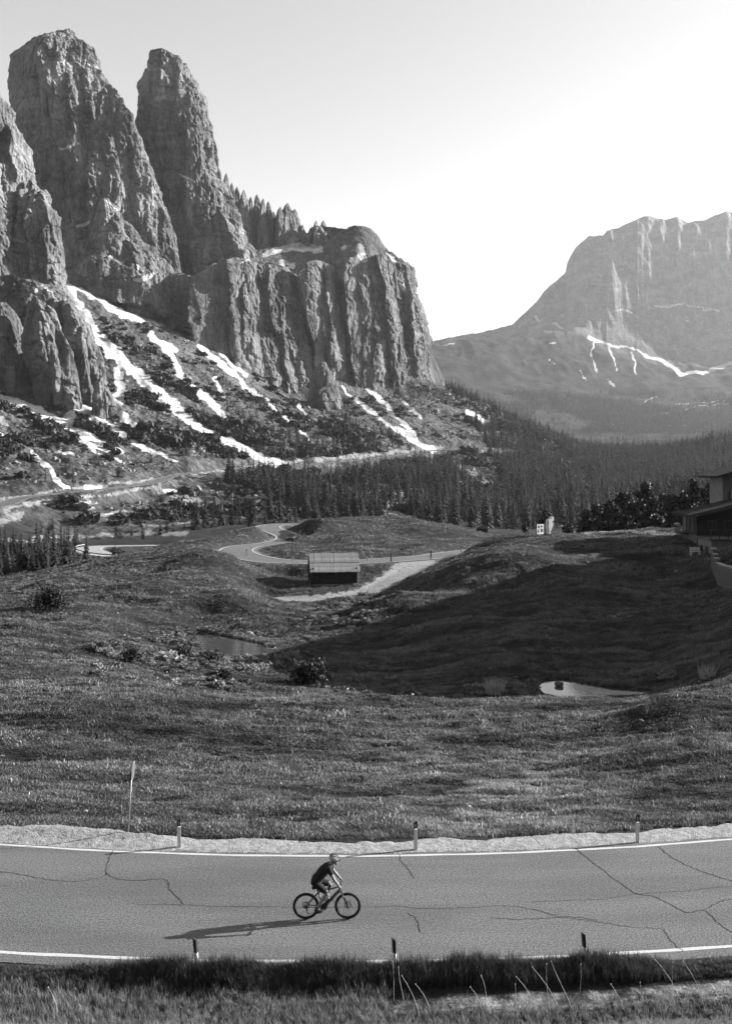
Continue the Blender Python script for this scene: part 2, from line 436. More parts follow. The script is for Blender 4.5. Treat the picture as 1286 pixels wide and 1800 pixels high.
# hut, track, knoll
add((585, 1030, 135), (540, 1034, 133), (630, 1030, 134), (480, 1051, 127), (640, 1045, 130), (560, 1056, 126), (690, 1020, 138), (750, 987, 151), (600, 1005, 143))
add((640, 915, 240), (540, 917, 228), (740, 917, 245), (800, 928, 245), (650, 962, 172), (560, 942, 200), (560, 962, 175), (700, 942, 205), (780, 952, 190), (860, 940, 225), (850, 955, 195), (900, 946, 215))
add((600, 950, 262), (740, 945, 275), (850, 950, 262), (950, 960, 240), (640, 938, 300), (850, 938, 310))
# right hill: crest, shaded flank
add((890, 950, 152), (945, 943, 158), (1000, 938, 150), (1060, 936, 146), (1110, 936, 143), (1170, 938, 140), (1190, 948, 128), (1200, 962, 124), (1250, 980, 121), (1286, 985, 122))
add((1000, 970, 195), (1100, 965, 190), (1200, 955, 185), (1286, 945, 180), (1000, 968, 230), (1150, 940, 230), (1286, 915, 230))
add((1190, 1003, 117), (1286, 1015, 110), (1286, 1062, 100), (1100, 1022, 112), (1100, 1100, 95), (1286, 1118, 88), (1000, 1050, 105), (1000, 1150, 87), (1130, 1160, 85), (850, 1000, 121), (900, 1030, 112), (850, 1080, 103), (850, 1165, 84), (760, 1010, 130), (760, 1050, 115), (760, 1110, 98), (700, 1130, 98), (700, 1062, 114), (820, 985, 133), (640, 1102, 105), (900, 970, 135), (1000, 985, 122))
# the high bank right of the frame that throws the long shade
for p in ((60, 55, 3.5), (60, 66, 4), (58, 73, 7), (60, 80, 14), (62, 92, 22), (62, 104, 24), (62, 116, 22), (64, 126, 18), (66, 133, 12.5), (68, 142, 8), (62, 152, 4), (75, 156, 5), (90, 100, 16), (95, 80, 12), (90, 60, 6), (45, 88, 5.5), (46, 104, 7), (46, 118, 5), (42, 70, 1.5), (120, 160, 8)):
    ctrl.append(p)
# valley behind the knoll, slope up to the pass road, talus, foot of the cliffs
add((300, 915, 400), (300, 890, 440), (270, 849, 480), (300, 866, 468), (0, 930, 345), (0, 906, 365), (0, 889, 382), (100, 868, 408), (200, 858, 445), (100, 905, 382), (200, 905, 405), (-300, 900, 380))
add((640, 902, 420), (640, 870, 520), (640, 840, 620), (650, 807, 700), (480, 905, 400), (480, 870, 480), (490, 818, 600), (400, 880, 455), (400, 825, 550), (560, 815, 640), (720, 797, 745), (780, 790, 785), (835, 787, 810))
add((760, 905, 430), (760, 850, 580), (830, 840, 640))
add((0, 850, 425), (0, 790, 505), (0, 700, 640), (-300, 700, 640), (-300, 800, 500), (100, 800, 510), (100, 735, 630), (200, 795, 540), (200, 733, 640), (300, 838, 508), (300, 765, 620), (300, 655, 780), (300, 578, 940), (255, 700, 690), (160, 600, 800), (115, 498, 900), (60, 520, 860), (210, 640, 770))
add((400, 722, 740), (400, 628, 930), (345, 565, 990), (500, 742, 760), (480, 658, 960), (600, 742, 800), (600, 692, 950), (700, 742, 840), (720, 693, 985), (780, 722, 900), (770, 676, 1003), (850, 748, 900), (840, 712, 965), (570, 715, 925), (640, 676, 985))
add((900, 900, 520), (900, 830, 700), (900, 762, 900), (920, 748, 965), (1000, 862, 600), (1000, 800, 880), (1000, 782, 960), (1100, 872, 600), (1100, 808, 880), (1100, 797, 960), (1200, 860, 560), (1286, 850, 480), (1286, 800, 850), (1286, 772, 960), (1200, 800, 880), (1200, 790, 960), (1600, 850, 500), (1700, 750, 960))
add((960, 930, 400), (1100, 915, 420), (1286, 890, 380))
# behind the cliffs
add((100, 490, 1000), (200, 480, 1040), (330, 476, 1060), (450, 462, 1055), (450, 436, 1110), (580, 445, 1080), (560, 424, 1130), (660, 458, 1075), (690, 465, 1110), (740, 665, 1080), (770, 692, 1050), (800, 712, 1050), (860, 745, 1060), (930, 775, 1080), (1000, 810, 1100), (1100, 830, 1100), (1286, 815, 1100), (-200, 500, 1000))
add((0, 480, 1250), (300, 480, 1250), (560, 480, 1250), (700, 540, 1250), (800, 760, 1250), (1000, 860, 1250), (1286, 870, 1250), (1700, 850, 1250), (-400, 500, 1250))
ctrl = np.array(ctrl)
ca, cb, ce = ctrl[:, 0]/ctrl[:, 1], np.log(ctrl[:, 1]), (ctrl[:, 2]-CZ)/ctrl[:, 1]
C2 = 0.035**2
A = np.sqrt((ca[:, None]-ca)**2+(cb[:, None]-cb)**2+C2)
n0 = len(ca); Pm = np.stack([np.ones(n0), ca, cb], 1)
sol = np.linalg.solve(np.block([[A + np.eye(n0)*-1e-4, Pm], [Pm.T, np.zeros((3, 3))]]), np.concatenate([ce, np.zeros(3)]))
def rbf(a, b):
    a = np.asarray(a, float); b = np.asarray(b, float); sh = a.shape; a = a.ravel(); b = b.ravel(); out = np.empty(len(a))
    for s in range(0, len(a), 40000):
        q = slice(s, s+40000)
        out[q] = np.sqrt((a[q, None]-ca)**2+(b[q, None]-cb)**2+C2) @ sol[:n0] + sol[n0]+sol[n0+1]*a[q]+sol[n0+2]*b[q]
    return out.reshape(sh)

pxc = np.concatenate([np.linspace(-1100, -60, 60)[:-1], np.linspace(-60, 1346, 500), np.linspace(1346, 2700, 100)[1:]])
yr = np.concatenate([np.geomspace(3, 21, 26)[:-1], np.geomspace(21, 62, 270)[:-1], np.geomspace(62, 250, 240)[:-1], np.geomspace(250, 1000, 270)[:-1], np.geomspace(1000, 1300, 50)])
PX, YY = np.meshgrid(pxc, yr); XX = (PX-CX)/F*YY
ZZ = CZ + rbf((PX-CX)/F, np.log(YY))*YY

def near_profile(X, Y, Z):
    r = np.where(Y < 85, np.hypot(X-RC[0], Y-RC[1]), 0.0)     # only the near side of the circle
    nb = 0.5*noise(X*0.35, r*0.4, seed=3)+0.5*noise(X*1.3, r*1.3, seed=4)
    bank = 0.37*np.exp(-((r-68.95)/0.33)**2)*(1+0.6*nb)*sstep(-9.5, -5.0, X)*(1-0.75*sstep(5.0, 8.0, X)) - 0.10*sstep(69.2, 69.9, r) + np.maximum(0, r-71.0)*0.462 + 0.05*nb*sstep(68.3, 69.5, r)
    z = np.where(r > 68.2, bank, 0.0)
    flat = sstep(58.2, 59.6, r)
    z = Z*(1-flat)+z*flat
    roadm = sstep(RF-0.7, RF-0.2, r)*(1-sstep(RN+0.1, RN+0.4, r))
    return z - 0.05*roadm, r
ZZ, RR = near_profile(XX, YY, ZZ)

# mounds that the low light models
for mpx, mpy, my, sx_, sy_, mh in ((385, 1012, 138, 4.5, 4, 1.3), (330, 1002, 137, 6, 4, 1.1), (255, 1052, 119, 5.5, 4, 1.1), (400, 1056, 119, 5, 3.5, 1.2), (450, 1092, 110, 6, 3, 0.9), (370, 1076, 115, 5, 3, 1.1), (800, 1030, 121, 6, 5, 1.3), (700, 1085, 111, 6, 4, 1.3), (850, 1000, 127, 6, 4, 0.7), (930, 1003, 120, 7, 4, 0.6), (120, 1040, 128, 5, 5, 1.6), (40, 1130, 88, 3.5, 4, 0.9), (190, 1150, 83, 3.5, 4, 0.8), (590, 930, 212, 8, 8, 0.7), (700, 930, 226, 9, 9, 0.8), (620, 945, 192, 7, 7, 1.3), (790, 940, 212, 8, 8, 1.2), (200, 1255, 55, 6, 3, 0.5), (60, 1270, 53, 4, 2.5, 0.5), (1180, 1260, 55, 3, 2.5, 0.7), (1240, 1320, 47, 2.5, 2, 0.6), (1100, 1330, 46, 3, 1.6, 0.5), (200, 1020, 136, 5, 4, 0.9)):
    mx_ = (mpx-CX)/F*my; ZZ += mh*np.exp(-((XX-mx_)/sx_)**2-((YY-my)/sy_)**2)
# roads further back: (px, py, distance)
upper_px = [(1010, 952, 215), (960, 955, 195), (880, 964, 178), (800, 973, 163), (757, 979, 156), (690, 984, 150), (620, 988, 147), (540, 988, 147), (480, 986, 150), (434, 978, 157), (415, 968, 168), (432, 960.5, 180), (470, 956.5, 192), (500, 951, 205), (508, 944, 216), (492, 936, 223), (474, 930, 230), (474, 924.5, 240), (500, 921.5, 251), (545, 921, 262), (600, 924, 272)]
pass_px = [(-120, 905, 360), (-60, 899, 368), (0, 889, 380), (30, 878, 392), (60, 872, 400), (100, 868, 410), (200, 858, 445), (270, 848, 482), (300, 838, 510), (380, 825, 550), (430, 821, 575), (490, 818, 605), (560, 815, 645), (650, 807, 700), (720, 797, 745), (780, 790, 785), (835, 787, 812), (870, 792, 835)]
bend_px = [(300, 972, 262), (250, 976, 250), (205, 977, 245), (170, 972, 249), (156, 966, 258), (170, 961, 270), (215, 959.5, 282), (270, 959, 296)]
roads = {}
for nm, pts, wd, n in (('mountain_road', upper_px, 6.4, 260), ('pass_road', pass_px, 9.0, 320), ('lower_bend_road', bend_px, 7.0, 100)):
    roads[nm] = (smooth_path([W(*p) for p in pts], n), wd)
    rp = roads[nm][0]
    rs = (YY > rp[:, 1].min()-15) & (YY < rp[:, 1].max()+15) & (XX > rp[:, 0].min()-15) & (XX < rp[:, 0].max()+15)
    d, t = seg_dist(XX[rs], YY[rs], rp[::2])
    zr = np.interp(t*2, np.arange(len(rp)), rp[:, 2])
    k = 1-sstep(wd/2+0.6, wd/2+(4.0 if nm != 'pass_road' else 7.0), d)
    ZZ[rs] = ZZ[rs]*(1-k)+(zr-0.07)*k

# the access track and the ponds
track = smooth_path([W(752, 985, 152), W(722, 1003, 145), W(690, 1020, 138), W(655, 1040, 131.5), W(600, 1052, 127.5), W(540, 1056, 126), W(480, 1052, 127)], 60)
d_t, t_t = seg_dist(XX, YY, track[:, :2]); zt_ = np.interp(t_t, np.arange(len(track)), track[:, 2]); k = (1-sstep(1.6, 6.0, d_t))*(YY > 110)*(YY < 170)
k = k*sstep(3.4, 7.5, seg_dist(XX, YY, roads['mountain_road'][0][::2])[0])
ZZ = ZZ*(1-k)+zt_*k
TP = {}
pond_px = {'left': ([(336, 1122), (352, 1114), (372, 1116), (400, 1121), (440, 1129), (478, 1139), (492, 1146), (462, 1152), (425, 1153), (390, 1151), (368, 1143), (345, 1132)], -5.05),
           'right': ([(945, 1209), (955, 1199), (975, 1195), (1000, 1197), (1030, 1202), (1070, 1210), (1110, 1213), (1140, 1216), (1120, 1221), (1080, 1224), (1030, 1226), (985, 1225), (958, 1219)], -4.85)}
pond_world = {}
for k, (poly, zw) in pond_px.items():
    w2 = [((px-CX)/F*((CZ-zw)*F/(py-HY)), (CZ-zw)*F/(py-HY)) for px, py in poly]
    w2 = [(p[0], p[1]) for p in smooth_path(w2+[w2[0]], 60)][:-1]
    pond_world[k] = (w2, zw)
    xs = [p[0] for p in w2]; ys = [p[1] for p in w2]
    rs = (XX > min(xs)-9) & (XX < max(xs)+9) & (YY > min(ys)-9) & (YY < max(ys)+9)
    d, _ = seg_dist(XX[rs], YY[rs], w2+[w2[0]]); ins = in_poly(XX[rs], YY[rs], w2)
    sd_ = np.where(ins, -d, d)
    z = ZZ[rs]
    near = 1-sstep(0.3, 5.0, sd_)
    z = z*(1-near)+near*(zw+0.10+0.06*np.maximum(sd_, 0))
    ZZ[rs] = np.where(sd_ < 0.25, zw-0.25+0.3*np.clip(sd_, -0.9, 0.25), z)
    TP[k] = rs

# relief
RN_ = RR
away = 1-sstep(57.0, 59.5, RN_)                 # not on the road, its verge or the slope under the camera
dn = np.full(XX.shape, 99.0)
for nm in roads:
    rp, wd = roads[nm]
    rs = (YY > rp[:, 1].min()-15) & (YY < rp[:, 1].max()+15) & (XX > rp[:, 0].min()-15) & (XX < rp[:, 0].max()+15)
    d, t = seg_dist(XX[rs], YY[rs], rp[::2]); dn[rs] = np.minimum(dn[rs], d-wd/2)
okroad = sstep(0.3, 3.0, dn)
for k, (w2, zw) in pond_world.items():
    rs = TP[k]; d, _ = seg_dist(XX[rs], YY[rs], w2+[w2[0]]); ins = in_poly(XX[rs], YY[rs], w2)
    okroad[rs] *= np.where(ins, 0, sstep(0.2, 2.5, d))
dt, _ = seg_dist(XX, YY, track[:, :2][::3]); okroad *= 0.15+0.85*sstep(1.2, 3.0, dt)
near_m = away*okroad*(1-sstep(110, 200, YY))
ZZ += near_m*(0.085*ridged(XX*0.10, YY*0.9, o=2, seed=23)*sstep(40, 52, YY) + 0.17*fbm(XX*0.28, YY*0.55, o=3, seed=21) + 0.055*fbm(XX*1.0, YY*2.0, o=3, seed=31))
hill_m = away*okroad*sstep(66, 90, YY)*(1-sstep(260, 360, YY))
ZZ += hill_m*(0.75*fbm(XX*0.07, YY*0.05, o=3, seed=41) + 0.22*ridged(XX*0.12, YY*0.3, o=2, seed=43))
far_m = okroad*sstep(300, 420, YY)
ZZ += far_m*(2.6*fbm(XX*0.022+YY*0.012, YY*0.010, o=3, seed=51)+1.5*ridged(XX*0.06+YY*0.03, YY*0.022, o=3, seed=53)+0.9*fbm(XX*0.2, YY*0.2, o=2, seed=55)) - far_m*1.2

PYY = HY-(ZZ-CZ)/YY*F
runmax = np.maximum.accumulate(-PYY, axis=0)
VIS = (-PYY >= np.vstack([np.full((1, PYY.shape[1]), -1e9), runmax[:-1]])-0.5) & (PX > -30) & (PX < 1316)

def ground_at(x, y):
    p = np.clip(CX+x/y*F, pxc[0], pxc[-1]); j = np.clip(np.searchsorted(pxc, p)-1, 0, len(pxc)-2); i = int(np.clip(np.searchsorted(yr, y)-1, 0, len(yr)-2))
    fx = (p-pxc[j])/(pxc[j+1]-pxc[j]); fy = (y-yr[i])/(yr[i+1]-yr[i])
    return (ZZ[i, j]*(1-fx)+ZZ[i, j+1]*fx)*(1-fy)+(ZZ[i+1, j]*(1-fx)+ZZ[i+1, j+1]*fx)*fy

def hit(px, py, ymin=20, ymax=1300):
    """first ground point seen at a photo pixel beyond ymin"""
    j = int(np.clip(np.searchsorted(pxc, px), 0, len(pxc)-1)); c = PYY[:, j]
    for i in range(int(np.searchsorted(yr, ymin)), len(yr)):
        if c[i] <= py and yr[i] <= ymax:
            y = yr[i]; x = (px-CX)/F*y; return Vector((x, y, ground_at(x, y)))
    y = ymax; x = (px-CX)/F*y; return Vector((x, y, ground_at(x, y)))

snow_lines = [
 [(115, 490, 8), (125, 520, 11), (150, 560, 12), (175, 590, 12), (200, 620, 13), (230, 650, 12), (260, 675, 11), (300, 710, 10), (340, 745, 8), (400, 778, 7), (450, 802, 7), (488, 817, 7)],
 [(120, 495, 7), (160, 515, 7), (200, 545, 6), (240, 558, 9), (300, 570, 8), (335, 578, 7)],
 [(350, 545, 6), (360, 570, 13), (345, 590, 11), (385, 602, 5)],
 [(355, 610, 7), (380, 635, 6), (420, 665, 5), (430, 680, 4), (470, 705, 4), (510, 745, 3), (545, 775, 2)],
 [(390, 620, 5), (430, 660, 4)], [(265, 588, 6), (300, 620, 8), (310, 640, 7), (320, 665, 6)], [(285, 600, 5), (312, 615, 5)],
 [(340, 685, 8), (370, 705, 6), (395, 735, 4)], [(395, 700, 4), (380, 665, 4)],
 [(0, 698, 9), (50, 715, 9), (80, 730, 8), (110, 745, 8), (150, 775, 6), (190, 790, 4)],
 [(110, 742, 9), (150, 718, 14), (170, 732, 12), (200, 760, 8), (240, 780, 6), (290, 800, 4)],
 [(205, 650, 7), (215, 690, 10), (200, 715, 10), (235, 745, 7)], [(0, 735, 6), (40, 765, 4)], [(0, 760, 5), (20, 775, 3)],
 [(55, 795, 4), (85, 820, 5), (105, 850, 4), (118, 860, 3)], [(75, 780, 3), (130, 800, 3)], [(130, 755, 4), (190, 780, 4), (215, 795, 3)],
 [(600, 682, 3), (640, 715, 4), (680, 745, 4), (730, 775, 6), (762, 791, 7)], [(635, 668, 6), (660, 695, 5), (700, 735, 4), (735, 772, 6)],
 [(820, 725, 4), (852, 742, 4)], [(790, 690, 2.5), (800, 700, 2.5)], [(700, 700, 2), (740, 735, 2.5)],
 [(320, 480, 7), (370, 475, 6), (410, 472, 5)], [(465, 446, 6), (520, 435, 7), (560, 440, 6)], [(600, 438, 4), (632, 438, 7), (640, 455, 6)], [(495, 461, 5), (520, 466, 4)],
 [(150, 858, 5), (185, 857, 4)], [(290, 862, 3), (310, 866, 2)], [(185, 902, 2), (195, 903, 2)], [(440, 690, 3), (455, 697, 3)], [(460, 765, 3), (490, 780, 2)],
 [(270, 790, 3), (310, 812, 2.5)], [(160, 790, 3), (215, 812, 2.5)], [(575, 715, 2), (590, 720, 2)], [(520, 715, 3), (560, 742, 2)]]
pale_lines = [
 [(0, 880, 4), (100, 862, 3), (270, 843, 3), (490, 813, 3), (650, 801, 4), (780, 785, 4)], [(0, 900, 8), (40, 885, 6), (120, 880, 4), (270, 856, 4)],
 [(0, 915, 12), (40, 905, 8)], [(490, 820, 7), (560, 850, 6), (640, 888, 6), (715, 914, 5)], [(280, 845, 7), (282, 872, 6)], [(290, 870, 4), (360, 882, 4), (480, 890, 3)],
 [(780, 800, 6), (820, 825, 6), (860, 850, 5)], [(700, 865, 7), (730, 880, 5)], [(60, 945, 4), (150, 942, 4), (250, 938, 5), (330, 936, 4)], [(0, 950, 5), (60, 952, 4), (140, 950, 3)],
 [(150, 905, 3), (280, 895, 4), (330, 890, 3)], [(250, 925, 3), (340, 918, 3)], [(300, 880, 3), (420, 900, 3)],
 [(260, 1180, 5), (330, 1190, 7), (400, 1195, 5)], [(620, 1216, 4), (720, 1214, 5), (830, 1212, 4)], [(860, 1205, 4), (940, 1212, 4)], [(420, 1165, 4), (480, 1180, 4)],
 [(700, 1062, 3), (640, 1080, 3), (560, 1098, 2)], [(300, 1042, 2), (380, 1035, 2)], [(1060, 1080, 3), (1110, 1079, 3)], [(990, 934, 4), (1080, 933, 5), (1185, 938, 5)]]  # last entry paints the sunlit strip of the crest pale
def paint(px, py, lines, warp=1.0):
    s = np.zeros(px.shape)
    px, py = (px + warp*(5*noise(px/22, py/22, seed=301)+2.5*noise(px/8, py/8, seed=303)), py + warp*(4*noise(px/22, py/22, seed=302)+2*noise(px/8, py/8, seed=304)))
    for ln in lines:
        xs = [p[0] for p in ln]; ys = [p[1] for p in ln]; mw = max(p[2] for p in ln)*2.2
        b = (px > min(xs)-mw) & (px < max(xs)+mw) & (py > min(ys)-mw) & (py < max(ys)+mw)
        if not b.any(): continue
        d, t = seg_dist(px[b], py[b], ln); w = np.interp(t, np.arange(len(ln)), [p[2] for p in ln])
        s[b] = np.maximum(s[b], np.clip(1-0.5*d/(w*(0.95+0.55*noise(px[b]/13, py[b]/13, seed=307))), 0, 1))
    return s
mask = np.zeros(XX.shape+(3,), np.float32)
fm = YY > 300
mask[..., 0][fm] = paint(PX[fm], PYY[fm], snow_lines)
mask[..., 1] = np.where(YY > 300, paint(PX, PYY, [l for l in pale_lines if l[0][1] < 960 and l[0][0] < 985])*0.85, paint(PX, PYY, [l for l in pale_lines if l[0][1] >= 930])*0.75)
mask[..., 1] = np.maximum(mask[..., 1], np.clip(1.2-0.5*dt/1.7, 0, 1)*(dt < 5))
mask[..., 1] = np.maximum(mask[..., 1], np.clip(0.95-0.3*np.maximum(dn, 0), 0, 1)*(YY < 300)*0.62)
foot = (RR > 69.35) & (RR < 70.3) & (XX > -0.5)
mask[..., 1] = np.maximum(mask[..., 1], sstep(69.3, 69.5, RR)*(1-sstep(70.0, 70.4, RR))*sstep(-3, 2, XX)*0.5)
mask[..., 2] = sstep(300, 380, YY)*(0.55+0.45*sstep(380, 560, YY))
for wood in ([(360, 836), (480, 828), (640, 816), (830, 800), (960, 792), (1010, 850), (1100, 905), (1000, 936), (900, 936), (760, 918), (600, 908), (480, 908), (430, 882), (330, 852)], [(860, 735), (960, 757), (1100, 790), (1286, 765), (1330, 905), (1100, 925), (960, 800), (900, 780)]):
    mask[..., 2] = np.where((YY > 330) & in_poly(PX, PYY, wood), mask[..., 2]*0.3, mask[..., 2])        # turf under the trees
gm = mesh_np('ground', np.stack([XX, YY, ZZ], -1).reshape(-1, 3), grid_faces(*XX.shape), M['ground'], True)
set_mask(gm, mask.reshape(-1, 3))
ground = tag(link(bpy.data.objects.new('ground', gm)), 'rolling alpine meadow, bog and scree slopes below the cliffs', None, None, 'structure')

# ------------------------------------------------------------------ road in front
def arc(r, t): return (RC[0]+r*math.sin(t), RC[1]-r*math.cos(t))
def arc_strip(name, r0, r1, t0, t1, n, m, mat, z, parent=None):
    t = np.linspace(t0, t1, n); r = np.linspace(r0, r1, m); T, Rr = np.meshgrid(t, r)
    X = RC[0]+Rr*np.sin(T); Y = RC[1]-Rr*np.cos(T); Z = z(X, Y, Rr, T) if callable(z) else np.full(X.shape, z)
    o = bpy.data.objects.new(name, mesh_np(name, np.stack([X, Y, Z], -1).reshape(-1, 3), grid_faces(m, n), mat, True))
    return link(o, parent)
road = arc_strip('road', RF-0.12, RN+0.25, -0.55, 0.55, 160, 12, M['asphalt'], 0.0)
tag(road, 'cracked grey asphalt road in front with the cyclist on it', None, None, 'structure')
def jag(a, s): return a+0.012*np.sin(s*90)+0.01*np.sin(s*211)
tt = np.linspace(-0.5, 0.5, 400)
def paint_line(r0, r1):
    rr = np.stack([jag(r0, tt), jag(r1, tt+3)]); T = np.stack([tt, tt])
    v = np.stack([RC[0]+rr*np.sin(T), RC[1]-rr*np.cos(T), np.full(rr.shape, 0.004)], -1).reshape(-1, 3)
    return link(bpy.data.objects.new('edge_line', mesh_np('edge_line', v, grid_faces(2, 400), M['line'])), road)
paint_line(RF+0.10, RF+0.23); paint_line(RN-0.30, RN-0.16)
def shoulder_z(X, Y, Rr, T):
    e = 0.35*noise(X*0.45, X*0+3.3, seed=61)+0.15*noise(X*2.1, X*0+1.3, seed=62)
    edge = sstep(59.6+e, 59.95+e, Rr)
    heap = 0.20*np.exp(-((Rr-59.9)/0.55)**2)*(sstep(-14, -10, X)*(1-sstep(-7.2, -5.5, X)))
    return -0.16+0.18*edge+heap+edge*(0.02*noise(X*3, Y*3, seed=63)+0.022*noise(X*14, Y*14, seed=64))*(1-0.8*sstep(RF-0.25, RF, Rr)) - 0.022*sstep(RF-0.3, RF-0.05, Rr)
sh = arc_strip('road_shoulder', 58.5, RF+0.04, -0.34, 0.34, 700, 60, M['gravel'], shoulder_z)
tag(sh, 'pale gravel shoulder along the far edge of the road', None, None, 'structure')
# cracks in the asphalt, traced on the road surface
def road_pt(px, py): y = CZ*F/(py-HY); return ((px-CX)/F*y, y)
cracks = [
 [(0, 1532), (30, 1536), (60, 1542), (100, 1548), (140, 1549), (185, 1540), (186, 1532), (190, 1512), (200, 1494)], [(185, 1535), (205, 1544), (240, 1548), (290, 1546), (297, 1562), (310, 1575), (322, 1588)],
 [(240, 1590), (330, 1591), (400, 1594), (470, 1594), (560, 1595), (640, 1595), (700, 1593), (740, 1597), (820, 1596), (900, 1593), (950, 1602), (985, 1612), (1050, 1620), (1100, 1629), (1165, 1633)],
 [(701, 1502), (706, 1515), (718, 1530), (728, 1545)], [(715, 1605), (732, 1616), (738, 1640)], [(1010, 1490), (1030, 1508), (1065, 1535), (1100, 1560), (1118, 1571), (1150, 1577), (1180, 1592), (1206, 1604), (1236, 1600), (1260, 1622), (1286, 1640)],
 [(1236, 1600), (1262, 1586), (1286, 1580)], [(1155, 1488), (1180, 1507), (1215, 1525), (1250, 1538), (1286, 1549)], [(930, 1586), (1000, 1583), (1060, 1580), (1118, 1572), (1200, 1566), (1286, 1558)],
 [(1165, 1633), (1175, 1650), (1190, 1665), (1200, 1672)], [(860, 1614), (930, 1616), (1000, 1612), (1050, 1618)]]
for ci, c in enumerate(cracks):
    pts = smooth_path([road_pt(*p) for p in c], len(c)*9)
    s = np.arange(len(pts)); j = np.stack([noise(s*0.7, s*0+ci*9.1, seed=71), noise(s*0.7, s*0+ci*5.7, seed=72)], -1)*0.06
    pts = pts+j
    d = np.gradient(pts, axis=0); nn = np.stack([-d[:, 1], d[:, 0]], -1); nn /= np.linalg.norm(nn, axis=1)[:, None]+1e-9
    w = (0.013+0.008*noise(s*0.9, s*0+ci, seed=73))[:, None]
    if ci in (2, 8, 10): w = w*0.75
    if ci in (5, 7): w = w*1.2
    v = np.vstack([np.c_[pts+nn*w, np.full(len(pts), 0.005)], np.c_[pts-nn*w, np.full(len(pts), 0.005)]])
    link(bpy.data.objects.new('crack', mesh_np('crack', v, grid_faces(2, len(pts)), M['crack'])), road)

# ------------------------------------------------------------------ roads further back
def loft_road(name, label):
    rp, wd = roads[name]; d = np.gradient(rp[:, :2], axis=0); nn = np.stack([-d[:, 1], d[:, 0]], -1); nn /= np.linalg.norm(nn, axis=1)[:, None]
    def strip(nm, o0, o1, dz, mat, parent=None):
        offs = np.linspace(o0, o1, 3)
        v = np.concatenate([np.c_[rp[:, :2]+nn*o, rp[:, 2]+dz] for o in offs])
        return link(bpy.data.objects.new(nm, mesh_np(nm, v, grid_faces(3, len(rp)), mat, True)), parent)
    o = strip(name, -wd/2, wd/2, 0.02, M['concrete' if name == 'lower_bend_road' else 'asphalt']); tag(o, label, None, None, 'structure')
    ew = 0.11 if name == 'mountain_road' else 0.14
    for sgn in (-1, 1): strip('edge_line', sgn*(wd/2-0.45)-ew, sgn*(wd/2-0.45)+ew, 0.05, M['line'], o)
    return o, rp, nn, wd
up_road = loft_road('mountain_road', 'grey road winding in an S bend past the log hut')
pass_road = loft_road('pass_road', 'road cut across the foot of the scree slopes')
low_road = loft_road('lower_bend_road', 'pale hairpin of the road low on the left')
for k, (w2, zw) in pond_world.items():
    b = MB(); b.add([(x, y, zw) for x, y in w2], [tuple(range(len(w2)))])
    # water sheet a little wider than the hollow so that the bank cuts it
    o = b.build('pond', M['water'])
    tag(o, 'small pond reflecting the sky in the boggy hollow left of centre' if k == 'left' else 'bright pond with a dark stone, under the shaded hillside on the right', None, None, 'structure')

